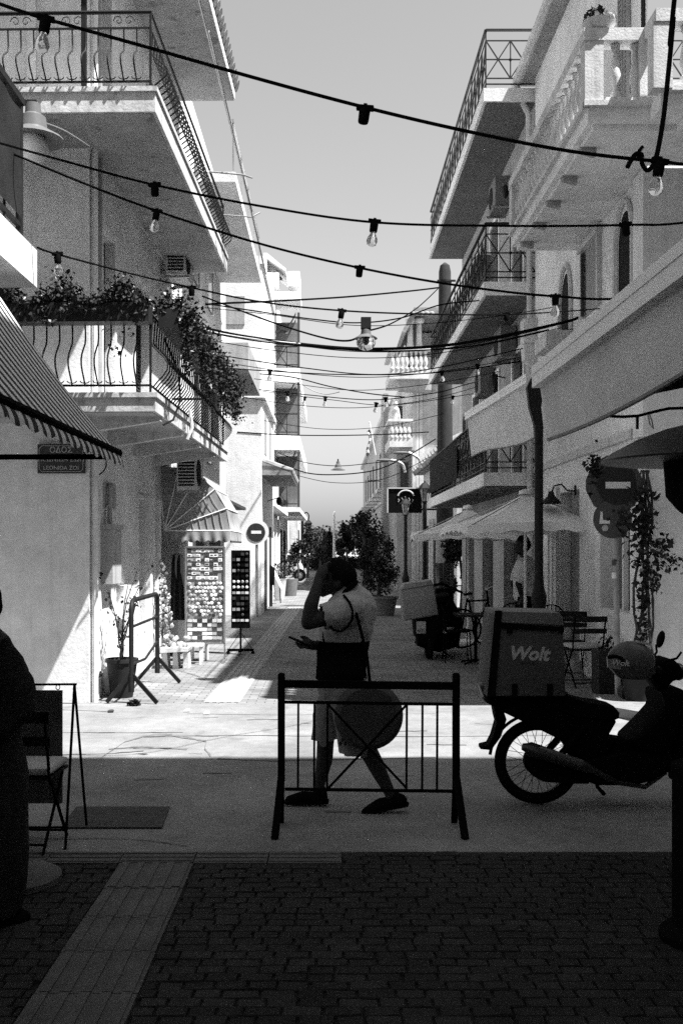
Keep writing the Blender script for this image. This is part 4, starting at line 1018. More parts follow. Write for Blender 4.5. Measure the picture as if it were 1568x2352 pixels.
# ================================================================ far houses on the right
r3 = thing('villa', 'white villa with stone balustrade balconies and columns behind the utility pole', 'house', (3.6,42,0))
Yv = 40.0
obj('wall', MB().box(X(946,Yv),14,Yv,54,0,Z(820,Yv)), M['plaster_old'], r3, False)
obj('upper_wall', MB().box(X(975,Yv),14,Yv+2,54,Z(820,Yv),Z(740,Yv)), M['plaster_old'], r3, False)
bal3 = MB().lathe([(r_*1.6,z*1.75) for r_,z in prof], 10).mesh('baluster'); bal3.materials.append(M['stone_white'])
def villa_balcony(pxl, pxr, pyt, pyb, Yc, n):
    zb, zt = Z(pyb,Yc), Z(pyt,Yc); xl, xr = X(pxl,Yc), X(pxr,Yc)
    s = obj('balcony_slab', MB().box(xl,xr,Yc,Yc+3,zb-.35,zb), M['stone_white'], r3, False)
    obj('rail', MB().box(xl-.05,xr,Yc-.05,Yc+.15,zt-.1,zt).box(xl-.05,xl+.15,Yc+.151,Yc+3,zt-.1,zt), M['stone_white'], s, False)
    sc_ = (zt-.1-zb)/(.53*1.75)
    for i in range(n):
        inst('baluster', bal3, s, (xl+.1+i*(xr-xl-.1)/n, Yc+.05, zb), (0,0,0), (1,1,sc_))
    return zb, zt
villa_balcony(895,988,800,848,Yv-1.2,8); villa_balcony(894,948,962,1005,Yv-1.2,5)
obj('bay', MB().box(X(912,Yv),X(946,Yv)-.001,Yv+.3,Yv+6,0,Z(1010,Yv)).box(X(880,Yv+6),X(912,Yv)-.001,Yv+6,Yv+8,0,Z(850,Yv)), M['plaster_grey'], r3, False)
obj('corbel', MB().prism([(X(895,Yv),Z(1012,Yv)),(X(948,Yv),Z(1012,Yv)),(X(948,Yv),Z(1040,Yv)),(X(915,Yv),Z(1035,Yv))], Yv-1, Yv+.2, 'xz'), M['plaster_grey'], r3, False)
obj('corbel', MB().prism([(X(893,Yv),Z(858,Yv)),(X(985,Yv),Z(858,Yv)),(X(985,Yv),Z(905,Yv)),(X(915,Yv),Z(900,Yv))], Yv-1, Yv-.01, 'xz'), M['plaster_grey'], r3, False)
for px in (962,942):
    obj('column', MB().lathe([(.2,0),(.2,.1),(.13,.2),(.11,.35),(.10,1.0),(.17,1.06),(.2,1.12),(.2,1.2)], 12, (X(px,Yv-.6),Yv-.6,Z(805,Yv-.6)), ), M['stone_white'], r3)
obj('porch_roof', MB().prism([(X(918,Yv),Z(775,Yv)),(X(945,Yv),Z(722,Yv)),(14,Z(722,Yv)),(14,Z(735,Yv)),(X(950,Yv),Z(735,Yv)),(X(926,Yv),Z(778,Yv))], Yv-1.2, Yv+5, 'xz'), M['tile'], r3, False)
for i in range(5): obj('roof_tile', MB().sphere((X(947+i*11,Yv-1.2),Yv-1.2,Z(720,Yv-1.2)),(.12,.12,.09),8,5), M['tile'], r3)
obj('dark_porch', MB().box(X(935,Yv),X(975,Yv),Yv+1,Yv+1.1,Z(845,Yv),Z(740,Yv)), M['plaster_dark'], r3, False)
for (a,b,c_,d_) in ((915,925,1005,930),(920,938,1170,1060),(955,962,1100,1010)):
    obj('door', MB().box(X(a,Yv),X(b,Yv),Yv+.24,Yv+.32,Z(c_,Yv),Z(d_,Yv)), M['shutter'], r3, False)
for px in (950,958,966): obj('pilaster', MB().box(X(px,Yv)-.06,X(px,Yv)+.06,Yv-.08,Yv-.001,0,Z(840,Yv)), M['stone_white'], r3, False)
# statue on the lower balcony
stt = thing('statue', 'small white statue standing on the villa balcony', 'statue', P(908,978,Yv-.8))
sp_ = lambda px,py: P(px,py,Yv-1.1)
sm = MB()
for a,b,ra,rb in (((908,972),(908,950),.11,.085),((908,950),(909,941),.085,.12),((909,940),(909,934),.09,.05),((909,929),(909,926),.075,.07),((904,940),(900,952),.045,.035),((900,952),(905,958),.035,.03),((914,940),(917,955),.045,.035),((917,955),(918,966),.035,.03),((906,972),(905,978),.08,.1),((911,972),(912,978),.08,.1)):
    sm.capsule(sp_(*a), sp_(*b), ra, rb, 8)
obj('figure', None, M['stone_white'], stt, mesh=remesh(sm, .022, 2))
r4 = thing('house', 'long grey facade of old houses at the far right beyond the hanging sign board', 'house', (3.4,60,0))
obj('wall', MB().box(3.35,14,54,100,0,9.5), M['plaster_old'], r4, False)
obj('cornice', MB().box(3.1,3.35,54,100,9.3,9.6).box(3.2,3.35,54,100,4.4,4.55), M['stone_white'], r4, False)
for k in range(8):
    y = 55.5+k*5.2
    for z in (0,5.2): obj('window', MB().box(3.32,3.36,y,y+1.3,z,z+2.6), M['shutter'], r4, False)
    obj('balcony_slab', MB().box(2.6,3.34,y-.5,y+1.8,4.7,4.9), M['stone_white'], r4, False)
r5 = thing('house', 'grey shop house with dark awnings behind the parasols on the right', 'house', (3.5,33,0))
obj('wall', MB().box(3.65,12,29.2,39.5,0,4.6), M['plaster_old'], r5, False)
obj('roof', MB().prism([(3.3,4.5),(8,6.6),(12,4.6),(12,4.5)], 29.0, 39.6, 'xz'), M['tile'], r5, False)
for k in range(12): obj('roof_tile', MB().tube([(3.22,29.3+k*.9,4.58),(5.4,29.3+k*.9,5.6)], .16, 6), M['tile'], r5)
for k in range(3):
    obj('door', MB().box(3.6,3.66,30.5+k*3,32.2+k*3,0,2.5), M['dark'], r5, False)
    for q_ in (30.3,32.21): obj('jamb', MB().box(3.55,3.65,q_+k*3,q_+.19+k*3,0,2.7), M['stone_white'], r5, False)
# ================================================================ awnings on the right
def roller_awning(name, label, p0, p1, drop, depth_far, folds):
    p0 = Vector(p0); p1 = Vector(p1)
    t = thing(name, label, 'awning', p0)
    d = (p1-p0)
    obj('front_bar', MB().bar(p0, p1, .10, .10).bar(p0+Vector((-.02,0,.05)), p1+Vector((-.02,0,.05)), .07, .05), M['white_paint'], t, False)
    obj('valance', MB().grid(lambda u,v: tuple(p0+d*u+Vector((.02*math.sin(u*folds)*v+.05*v, 0, -.05-(drop+.05*math.sin(u*folds*.55+1))*v))), 60, 8), M['awning_cloth'], t)
    obj('hem', MB().tube([tuple(p0+d*(i/40)+Vector((.02*math.sin(i/40*folds)+.05,0,-.05-(drop+.05*math.sin(i/40*folds*.55+1))))) for i in range(41)], .012, 5), M['grey_cloth'], t)
    return t
ax, az = X(1240,6.2), Z(872,6.2)
a1 = roller_awning('roller_awning', 'large white roller awning with hanging valance at the upper right edge', (ax,6.2,az), (ax+.02,-1.0,az-.04), .27, 0, 9)
obj('canopy', MB().grid(lambda u,v: (ax+.03+(3.48-ax)*v, 6.17-7.1*u, az+.04+.42*v-.05*math.sin(math.pi*v)), 30, 10), M['awning_cloth'], a1)
obj('arm', MB().prism([(ax+.06,az-.20),(ax+.30,az-.17),(3.45,az+.22),(3.45,az+.34),(ax+.06,az-.02)], 6.12, 6.16, 'xz'), M['darkcloth'], a1, False)
a2 = roller_awning('roller_awning', 'smaller white roller awning hanging below the iron balconies', (2.62,13.35,3.90), (2.42,17.9,3.98), .68, 0, 8)
# the post that carries both
Yt = 13.1
po = thing('lamp_post', 'black iron post carrying the ends of the two white awnings', 'post', (X(1237,Yt),Yt,0))
xp = X(1237,Yt)
obj('base', MB().lathe([(.13,0),(.13,.12),(.10,.16),(.085,.95),(.10,1.0),(.10,1.08),(.07,1.18),(.058,1.35)], 12, (xp,Yt,0)), M['iron'], po)
obj('shaft', MB().tube([(xp,Yt,1.3),(xp,Yt,Z(975,Yt))], .055, 12), M['iron'], po)
obj('head', MB().prism([(xp-.05,Z(985,Yt)),(xp+.05,Z(985,Yt)),(xp+.02,Z(935,Yt)),(xp+.06,Z(900,Yt)),(xp+.04,Z(868,Yt)),(xp-.10,Z(868,Yt)),(xp-.16,Z(890,Yt)),(xp-.13,Z(935,Yt))], Yt-.05, Yt+.05, 'xz'), M['iron'], po, False)
# black hose looped below the awning
hs = thing('cable', 'thick black cable looping below the large white awning', 'cable', P(1430,957,6.1))
obj('cord', MB().tube([P(1362,928,6.1),P(1370,941,6.1),P(1385,951,6.1),P(1405,956,6.1),P(1430,957,6.1),P(1465,955,6.1),P(1500,946,6.1),P(1535,938,6.1),P(1570,937,6.1),P(1650,945,6.1)], .009, 6), M['black'], hs)
obj('bracket', MB().bar(P(1463,955,6.1),P(1463,985,6.1),.014), M['iron'], hs, False)
obj('tie', MB().tube([P(1490,948,6.1),P(1496,965,6.1),P(1500,985,6.1),P(1492,975,6.1),P(1487,952,6.1)], .005, 4), M['white_paint'], hs)
# ================================================================ parasols
def parasol(label, x, y, z, hw, post_to=0.0, dz=.5, rz=.0):
    t = thing('parasol', label, 'parasol', (x,y,0), rz, local=True)
    for k in range(4):
        a = R(45+90*k); b = a+R(90); q = hw*1.414
        A_ = Vector((q*math.cos(a),q*math.sin(a),z-dz)); B_ = Vector((q*math.cos(b),q*math.sin(b),z-dz)); T_ = Vector((0,0,z))
        def f(u,v):
            e = A_*(1-v)+B_*v; p_ = T_*(1-u)+e*u
            return tuple(p_-Vector((0,0,.07*math.sin(math.pi*u)+.05*math.sin(math.pi*v)*u*0+.06*u*u*math.sin(math.pi*v)*-1)))
        obj('canopy_panel', MB().grid(f, 10, 10), M['parasol_cloth'], t)
        obj('valance', MB().grid(lambda u,v: tuple(A_*(1-u)+B_*u+Vector((0,0,.06*math.sin(math.pi*u)-.002-(.11+.015*math.sin(u*38))*v))), 40, 2), M['parasol_cloth'], t)
        obj('rib', MB().tube([(0,0,z-.03),tuple(A_+Vector((0,0,-.015)))], .009, 5), M['steel'], t)
    obj('finial', MB().lathe([(.1,-.02),(.09,.03),(.02,.05),(.0,.06)], 10, (0,0,z)), M['parasol_cloth'], t)
    obj('pole', MB().tube([(0,0,0),(0,0,z)], .024, 8), M['white_paint'], t)
    obj('base', MB().lathe([(.28,0),(.28,.05),(.05,.08),(.04,.3),(.0,.3)], 18), M['white_paint'], t)
    return t
parasol('white cafe parasol with its peak beside the black iron post', X(1206,14.6), 14.6, Z(1132,14.6), 1.05, rz=R(4))
parasol('white cafe parasol farther down, sloping towards the lamp posts', X(1075,18.2), 18.2, Z(1166,18.2), 1.0, rz=R(-3))
# tall wooden prop leaning at the parasols
# ================================================================ bistro chairs and tables
def bistro_chair(label, loc, rz, cushion=False, group=None):
    t = thing('folding_chair', label, 'chair', loc, rz, group, local=True)
    for s in (-.19,.19):
        obj('leg', MB().bar((s,-.20,0),(s,.16,.46),.012,.022), M['black'], t, False)       # front foot runs up to the back of the seat
        obj('leg', MB().bar((s*.9,.24,0),(s*.9,-.18,.44),.012,.022), M['black'], t, False)
        obj('back_post', MB().bar((s,.16,.44),(s,.26,.86),.012,.024), M['black'], t, False)
    for k in range(5): obj('seat_slat', MB().box(-.2,.2,-.19+k*.075,-.13+k*.075,.445,.462), M['darkwood'], t, False)
    obj('back_slat', MB().box(-.215,.215,.222,.238,.66,.72), M['darkwood'], t, False)
    obj('back_slat', MB().box(-.215,.215,.242,.258,.80,.87), M['darkwood'], t, False)
    obj('stretcher', MB().bar((-.19,-.16,.05),(.19,-.16,.05),.012), M['black'], t, False)
    obj('stretcher', MB().bar((-.17,.20,.06),(.17,.20,.06),.012), M['black'], t, False)
    if cushion: obj('cushion', MB().prism([(-.2,-.19),(.2,-.19),(.2,.18),(-.2,.18)], .465, .52, 'xy', inset=.03), M['cushion'], t)
    return t
bistro_chair('black slatted folding chair nearest the courier motorcycle, pale cushion on it', (X(1338,12.6),12.6,0), R(186), True)
bistro_chair('black slatted folding chair behind the cushioned one on the right', (X(1305,13.6),13.6,0), R(172))
lc = bistro_chair('black slatted folding chair with a pale cushion at the left edge, by the hanging board', (X(62,5.85),5.85,0), R(178), True); lc.scale = (.93,.93,.92)
def loop_chair(label, loc, rz):
    t = thing('wire_chair', label, 'chair', loc, rz, local=True)
    for s in (-.18,.18):
        obj('leg', MB().tube([(s,-.18,0),(s*.9,-.16,.45)], .010, 6), M['black'], t); obj('leg', MB().tube([(s,.2,0),(s*.9,.18,.45)], .010, 6), M['black'], t)
    obj('seat', MB().lathe([(.19,0),(.2,.012),(.19,.025)], 18, (0,0,.45)), M['black'], t)
    obj('back_hoop', MB().tube([(-.18,.18,.46)]+[(-.18*math.cos(a),.2+.04*math.sin(a),.70+.16*math.sin(a)) for a in [math.pi*i/10 for i in range(11)]]+[(.18,.18,.46)], .010, 6), M['black'], t)
    for k in range(5):
        x = -.12+k*.06; obj('back_rod', MB().tube([(x,.18,.46),(x,.235,.70+.15*math.sqrt(1-(x/.18)**2))], .006, 5), M['black'], t)
    return t
loop_chair('black wire chair with a hooped back at the far left edge', (X(2,8.0),8.0,0), R(200))
loop_chair('black hoop backed wire chair behind the courier box', (X(1264,15.3),15.3,0), R(170))
loop_chair('black hoop backed wire chair left of the iron post', (X(1165,15.8),15.8,0), R(190))
loop_chair('black wire chair at the table beside the parked scooter', (X(1050,15.2),15.2,0), R(90))
def cafe_table(label, loc):
    t = thing('cafe_table', label, 'table', loc, 0, local=True)
    obj('top', MB().box(-.3,.3,-.3,.3,.70,.73), M['darkwood'], t, False)
    obj('pedestal', MB().tube([(0,0,.02),(0,0,.70)], .025, 8), M['black'], t)
    for k in range(4):
        a = R(45+90*k); obj('foot', MB().tube([(0,0,.06),(.26*math.cos(a),.26*math.sin(a),.015)], .014, 6), M['black'], t)
    return t
cafe_table('dark cafe table next to the parked scooter', (X(1092,15.0),15.0,0))
cafe_table('dark cafe table by the right house wall', (X(1262,14.2),14.2,0))
cr = thing('crate', 'pale crate of papers on the ground under the folding chairs', 'crate', (X(1340,13.9),13.9,0))
obj('body', MB().box(X(1310,13.9),X(1375,13.9),13.7,14.1,0,.18), M['card_grey'], cr, False)
# dark planter tubs by the sign post
for k,(px,Y_,w,h_) in enumerate(((1400,11.9,.17,.52),(1452,11.9,.15,.5))):
    t = thing('planter_tub', ['black square planter tub behind the sign post','black square planter tub under the vine'][k], 'planter', (X(px,Y_),Y_,0))
    obj('tub', MB().prism([(X(px,Y_)-w,Y_-w),(X(px,Y_)+w,Y_-w),(X(px,Y_)+w,Y_+w),(X(px,Y_)-w,Y_+w)], .0, h_, 'xy', inset=.02), M['pot'], t, False)
    obj('leaves', MB().leaves((X(px,Y_),Y_,h_+.05),(.15,.15,.1),60,.06), M['leaf_dark'], t)
# ================================================================ steel barrier in the middle
Yc = 6.15
bb = thing('street_barrier', 'black steel barrier with crossed bars in the middle of the road', 'barrier', (X(846,Yc),Yc,0))
xl, xr = X(646,Yc), X(1047,Yc)
for x, sg_ in ((xl,-1),(xr,1)):
    obj('post', MB().bar((x,Yc,.30),(x,Yc,Z(1550,Yc)),.042,.042), M['black'], bb, False)
    obj('post_cap', MB().sphere((x,Yc,Z(1549,Yc)),(.022,.022,.010),8,5), M['black'], bb)
    for dy in (-.19,.19): obj('leg', MB().bar((x,Yc+dy*.05,.32),(x+sg_*.03*(1 if dy<0 else .4),Yc+dy,.0),.038,.038), M['black'], bb, False)
zt = lambda py: Z(py,Yc)
obj('top_rail', MB().bar((xl+.021,Yc,zt(1571)),(xr-.021,Yc,zt(1576)),.032,.045), M['black'], bb, False)
obj('rail', MB().bar((xl+.021,Yc,zt(1613)),(xr-.021,Yc,zt(1618)),.014,.018), M['black'], bb, False)
obj('rail', MB().bar((xl+.021,Yc,zt(1813)),(xr-.021,Yc,zt(1818)),.014,.018), M['black'], bb, False)
for px in (685,722,752,934,970,1004):
    obj('bar', MB().bar((X(px,Yc),Yc,zt(1614)),(X(px-1,Yc),Yc,zt(1816)),.013,.013), M['black'], bb, False)
obj('diagonal', MB().bar((X(752,Yc),Yc+.008,zt(1618)),(X(934,Yc),Yc+.008,zt(1812)),.012,.014), M['black'], bb, False)
obj('diagonal', MB().bar((X(934,Yc),Yc-.008,zt(1618)),(X(752,Yc),Yc-.008,zt(1812)),.012,.014), M['black'], bb, False)
# ================================================================ sandwich board frame at the left
Ya = 6.1
sb = thing('hanging_board', 'dark board hanging from a thin black trestle at the left edge', 'sign board', (X(120,Ya),Ya,0))
topx = X(171,Ya); topz = Z(1572,Ya)
obj('top_bar', MB().bar((X(176,Ya),Ya,topz),(X(-120,Ya),Ya,topz-.005),.012), M['black'], sb, False)
obj('leg', MB().tube([(topx,Ya,topz),(X(150,YG(1952)),YG(1952),0)], .009, 6), M['black'], sb)
obj('leg', MB().tube([(topx,Ya,topz),(X(199,YG(1900)),YG(1900),0)], .009, 6), M['black'], sb)
obj('leg', MB().tube([(X(-110,Ya),Ya,topz),(X(-130,5.8),5.8,0)], .009, 6), M['black'], sb)
obj('leg', MB().tube([(X(-110,Ya),Ya,topz),(X(-90,6.3),6.3,0)], .009, 6), M['black'], sb)
obj('stay', MB().tube([(X(152,5.85),5.85,.10),(X(60,5.85),5.85,.10)], .007, 5), M['black'], sb)
obj('board', MB().box(X(-40,Ya),X(143,Ya),Ya-.01,Ya+.01,Z(1845,Ya),Z(1586,Ya)), mat('chalk_board', .09, .7, var=.35, scale=7), sb, False)
obj('ring', MB().tube([(X(133,Ya)+.012*math.cos(a),Ya,Z(1579,Ya)+.014*math.sin(a)) for a in [i*.7 for i in range(9)]], .003, 4, True), M['steel'], sb)
# parasol base at the left
pb = thing('weighted_disc', 'pale round weighted disc on the bricks at the left edge', 'parasol base', (X(50,5.2),5.2,0))
obj('disc', MB().lathe([(.245,0),(.245,.03),(.20,.055),(.06,.075),(.04,.12),(.0,.12)], 28, (X(28,5.2),5.2,.005)), M['tactile'], pb)
obj('tube', MB().tube([(X(20,5.2),5.2,.1),(X(20,5.2),5.2,.42)], .025, 8), M['steel'], pb)
# ================================================================ patio heater at the right
Yh = 4.43; xh = X(1612,Yh)
ht = thing('patio_heater', 'tall black patio heater with a wide dished hood at the right edge', 'patio heater', (xh,Yh,0))
zc = Z(1050,Yh)
obj('hood', MB().lathe([(.42,-.02),(.425,-.012),(.38,.022),(.28,.075),(.16,.12),(.08,.14),(.0,.145),(.0,.13),(.15,.105),(.28,.06),(.40,-.012)], 36, (xh,Yh,zc)), mat('heater_hood', .05, .45, var=.2, scale=10, metal=.3), ht)
obj('burner', MB().lathe([(.05,-.26),(.10,-.22),(.15,-.16),(.16,-.02),(.16,.03),(.0,.03)], 20, (xh,Yh,zc-.01)), M['blackmatt'], ht)
obj('pole', MB().tube([(xh,Yh,.8),(xh,Yh,zc-.2)], .03, 10), M['blackmatt'], ht)
obj('tank_housing', MB().lathe([(.125,.05),(.125,.72),(.13,.73),(.13,.76),(.06,.79),(.0,.79)], 24, (xh,Yh,0)), M['blackmatt'], ht)
obj('base', MB().lathe([(.18,0),(.18,.03),(.16,.05),(.12,.07),(.0,.07)], 24, (xh,Yh,.005)), M['blackmatt'], ht)
# ================================================================ courier motorcycle (seen from its right side)
Ym = 6.78
def bx(px): return X(px,Ym)
def bz(py): return Z(py,Ym)
def bp(px,py,dy=0): return (bx(px), Ym+dy, bz(py))
mc = thing('courier_motorcycle', 'black courier motorcycle parked side on at the right', 'motorcycle', (bx(1400),Ym,0))
def wheel(nm, cxp, cyp, Rw=.283):
    w = obj(nm, MB().lathe([(.05,-.05),(.055,-.03),(.055,.03),(.05,.05)], 14, M=Matrix.Translation((cxp,Ym,cyp)) @ Matrix.Rotation(R(90),4,'X')), M['blackmatt'], mc)
    obj('tyre', MB().tube([(cxp+(Rw-.038)*math.cos(a),Ym,cyp+(Rw-.038)*math.sin(a)) for a in [2*math.pi*i/48 for i in range(48)]], .038, 10, True), M['rubber'], w)
    obj('rim', MB().tube([(cxp+(Rw-.068)*math.cos(a),Ym,cyp+(Rw-.068)*math.sin(a)) for a in [2*math.pi*i/48 for i in range(48)]], .0115, 6, True), M['steel'], w)
    sp_ = MB()
    for i in range(36):
        a = 2*math.pi*i/36; b = a+(.55 if i%2 else -.55); s = .03 if i%4<2 else -.03
        sp_.tube([(cxp+.05*math.cos(b),Ym+s,cyp+.05*math.sin(b)),(cxp+(Rw-.07)*math.cos(a),Ym,cyp+(Rw-.07)*math.sin(a))], .0022, 4)
    obj('spokes', sp_, M['black'], w, kind='stuff')
    obj('brake_drum', MB().lathe([(.085,-.06),(.09,-.02),(.09,.03),(.07,.05)], 20, M=Matrix.Translation((cxp,Ym,cyp)) @ Matrix.Rotation(R(90),4,'X')), M['black'], w)
    return w
wx, wz = bx(1233), .285
wheel('rear_wheel', wx, wz)
fx = wx+1.225
wheel('front_wheel', fx, wz)
def part(nm, pts, w, m='black', inset=.03, dy=0.0, parent=None):
    return obj(nm, MB().prism([(bx(p[0]),bz(p[1])) for p in pts], Ym-w/2+dy, Ym+w/2+dy, 'xz', inset=inset), M[m], parent or mc)
part('seat', [(1262,1578),(1290,1588),(1315,1600),(1345,1608),(1375,1611),(1400,1617),(1413,1632),(1411,1645),(1395,1652),(1300,1640),(1255,1620)], .27, 'blackmatt', .04)
part('side_cowl', [(1105,1585),(1150,1578),(1262,1590),(1340,1625),(1405,1648),(1407,1654),(1392,1680),(1389,1690),(1405,1700),(1380,1740),(1330,1742),(1290,1700),(1225,1668),(1150,1632),(1112,1610)], .24, 'black', .05)
part('tail_lamp', [(1097,1572),(1112,1568),(1128,1590),(1128,1612),(1108,1600)], .16, 'sign_red', .02)
part('rear_mudguard', [(1128,1605),(1150,1620),(1160,1650),(1147,1690),(1131,1712),(1122,1720),(1101,1718),(1101,1713),(1118,1709),(1128,1690),(1138,1655),(1134,1640)], .12, 'black', .012)
obj('inner_mudguard', MB().tube([(wx+.315*math.cos(R(a)),Ym,wz+.315*math.sin(R(a))) for a in range(60,175,8)], .012, 6), M['black'], mc)
part('engine', [(1335,1735),(1420,1720),(1440,1712),(1500,1716),(1520,1730),(1526,1748),(1517,1770),(1482,1788),(1438,1798),(1362,1797),(1322,1783),(1318,1760)], .26, 'blackmatt', .05)
part('cylinder_head', [(1470,1722),(1520,1718),(1541,1735),(1540,1760),(1522,1772),(1478,1770)], .18, 'blackmatt', .03)
part('frame_tunnel', [(1380,1690),(1430,1697),(1455,1680),(1500,1630),(1520,1640),(1480,1705),(1440,1730),(1380,1745)], .16, 'black', .04)
part('leg_shield', [(1429,1696),(1449,1677),(1478,1648),(1499,1624),(1506,1606),(1500,1582),(1520,1575),(1552,1578),(1566,1604),(1560,1630),(1545,1650),(1533,1690),(1518,1716),(1495,1722),(1450,1715)], .40, 'black', .07)
part('handlebar_cowl', [(1473,1534),(1484,1519),(1501,1510),(1521,1508),(1540,1514),(1553,1526),(1562,1544),(1556,1556),(1536,1562),(1520,1578),(1500,1580),(1485,1560)], .26, 'black', .06)
obj('headlamp', MB().sphere((bx(1556),Ym,bz(1543)),(.05,.075,.06),12,8), M['window_glass'], mc)
for s in (-1,1):
    obj('grip', MB().tube([(bx(1500),Ym+s*.1,bz(1530)),(bx(1488),Ym+s*.24,bz(1528)),(bx(1478),Ym+s*.34,bz(1530))], .017, 8), M['rubber'], mc)
    m_ = obj('mirror_stem', MB().tube([(bx(1512),Ym+s*.12,bz(1515)),(bx(1530),Ym+s*.2,bz(1505)),(bx(1534),Ym+s*.25,bz(1490))], .008, 6), M['black'], mc)
    obj('mirror', MB().sphere((0,0,0),(.022,.055,.062),12,8,Matrix.Translation((bx(1547),Ym+s*.27,bz(1477))) @ Matrix.Rotation(R(14),4,'Y')), M['black'], m_)
    obj('fork', MB().tube([(bx(1548),Ym+s*.075,bz(1600)),(bx(1590),Ym+s*.075,bz(1690)),(fx,Ym+s*.075,wz)], .022, 8), M['black'], mc)
    obj('shock_absorber', MB().tube([(bx(1330),Ym+s*.14,bz(1660)),(bx(1262),Ym+s*.14,bz(1742))], [.022,.026], 10), M['black'], mc)
    obj('footrest', MB().tube([(bx(1410),Ym,bz(1775)),(bx(1408),Ym+s*.26,bz(1772))], .013, 6), M['rubber'], mc)
obj('front_mudguard', MB().grid(lambda u,v: (fx+.315*math.cos(R(35+140*u)), Ym-.06+.12*v, wz+.315*math.sin(R(35+140*u))+.015*math.sin(math.pi*v)), 18, 4), M['black'], mc)
part('fork_cover', [(1536,1640),(1552,1625),(1570,1640),(1580,1700),(1566,1760),(1545,1790),(1540,1790),(1536,1720)], .14, 'black', .03)
part('chain_case', [(1205,1740),(1222,1722),(1245,1718),(1330,1750),(1352,1770),(1345,1795),(1300,1795),(1240,1790),(1215,1775)], .05, 'blackmatt', .012, -.06)
obj('swing_arm', MB().bar((wx,Ym-.1,wz),(bx(1360),Ym-.1,bz(1785)),.03,.04).bar((wx,Ym+.1,wz),(bx(1360),Ym+.1,bz(1785)),.03,.04), M['black'], mc, False)
ex_ = obj('exhaust', MB().tube([bp(1188,1704,-.17),bp(1196,1706,-.17),bp(1205,1709,-.17),bp(1330,1749,-.17),bp(1345,1756,-.17),bp(1400,1785,-.15),bp(1470,1800,-.10),bp(1520,1770,-.06)], [.022,.03,.047,.036,.022,.018,.016,.016], 14), mat('exhaust_metal', .05, .35, metal=.6, var=.2, scale=20), mc)
obj('heat_shield', MB().tube([bp(1222,1709,-.2),bp(1320,1740,-.2)], [.03,.026], 10), mat('shield_metal', .10, .4, metal=.5), ex_)
obj('kick_starter', MB().tube([bp(1392,1770,-.17),bp(1404,1700,-.19),bp(1408,1693,-.20),bp(1425,1684,-.26)], [.007,.007,.010,.016], 8), M['black'], mc)
obj('side_stand', MB().tube([bp(1375,1795,.10),bp(1385,1820,.14),bp(1405,1841,.2)], [.014,.013,.015], 8), M['black'], mc)
obj('luggage_rack', MB().bar(bp(1110,1577,-.15),bp(1290,1586,-.15),.02).bar(bp(1110,1577,.15),bp(1290,1586,.15),.02).bar(bp(1130,1578,-.15),bp(1130,1578,.15),.02).bar(bp(1260,1584,-.15),bp(1260,1584,.15),.02), M['black'], mc, False)
# ------- courier box on the rack
cb = thing('courier_box', 'square grey courier bag with black straps on the motorcycle rack', 'delivery box', bp(1195,1580))
x0,x1,z0,z1 = bx(1112),bx(1276),bz(1588),bz(1404)
ya_, yb_ = Ym-.24, Ym+.22
bm_ = MB().prism([(x0-.02,z0),(x1+.012,z0),(x1-.008,z1-.02),(x1-.03,z1),(x0+.06,z1+.01),(x0+.03,z1-.01)], ya_, yb_, 'xz', inset=.012)
obj('bag', bm_, M['box_blue'], cb)
obj('lid', MB().prism([(x0+.03,z1-.055),(x1-.003,z1-.075),(x1-.012,z1-.02),(x1-.03,z1+.005),(x0+.035,z1+.015)], ya_-.008, yb_+.006, 'xz', inset=.010), mat('courier_lid', .15, .8, var=.15, scale=8), cb)
obj('strap', MB().prism([(x0-.02,z0),(x0+.03,z0),(x0+.075,z1+.02),(x0+.03,z1+.02)], ya_-.014, ya_-.009, 'xz'), M['blackmatt'], cb, False)
obj('strap', MB().prism([(x0+.07,z1-.06),(x1-.005,z1-.085),(x1-.005,z1-.115),(x0+.07,z1-.095)], ya_-.013, ya_-.0085, 'xz'), M['blackmatt'], cb, False)
for px in (1160,1238): obj('buckle', MB().box(bx(px),bx(px+12),ya_-.012,ya_-.001,z0,bz(1560)), M['blackmatt'], cb, False)
for px in (1148,1262): obj('buckle', MB().box(bx(px),bx(px+12),ya_-.02,ya_-.0135,bz(1447),bz(1432)), M['blackmatt'], cb, False)
me = text_mesh('Wolt', .118, .25, .0045); me.materials.append(M['letter'])
inst('lettering', me, cb, (bx(1197),ya_-.0005,bz(1494)), (R(90),R(2),0))
me = text_mesh('PARTNER', .024, 0, .0); me.materials.append(M['shutter'])
inst('lettering', me, cb, (bx(1195),ya_-.0005,bz(1514)), (R(90),R(2),0))
# ------- helmet hung on the handlebar
hl = thing('helmet', 'scuffed grey helmet with lettering hung on the motorcycle handlebar', 'helmet', bp(1428,1530,-.25))
hc = Vector(bp(1428,1513,-.20))
sh = MB().sphere(hc,(.155,.12,.135),20,14)
sh.v = [(p[0]+(.02 if p[2]<hc.z-.05 else 0), p[1], max(p[2], hc.z-.105)) for p in sh.v]
obj('shell', sh, mat('helmet_shell', .085, .45, var=.3, scale=14), hl)
obj('visor_rim', MB().tube([(hc.x-.155+.012*k,hc.y-.118*math.sin(R(20+k*11)),hc.z+.035+.008*k-.0016*k*k) for k in range(8)], .012, 6), M['black'], hl)
obj('visor', MB().grid(lambda u,v: (hc.x-.158*math.cos(R(v*52))*(1-.03*u), hc.y-.125*math.sin(R(v*52)), hc.z+.035-.07*u), 4, 10), mat('helmet_visor', .20, .2), hl)
obj('vent', MB().bar((hc.x+.03,hc.y-.02,hc.z+.134),(hc.x+.11,hc.y-.02,hc.z+.115),.05,.014), M['letter'], hl, False)
me = text_mesh('Wolt', .055, .2, .001); me.materials.append(M['letter'])
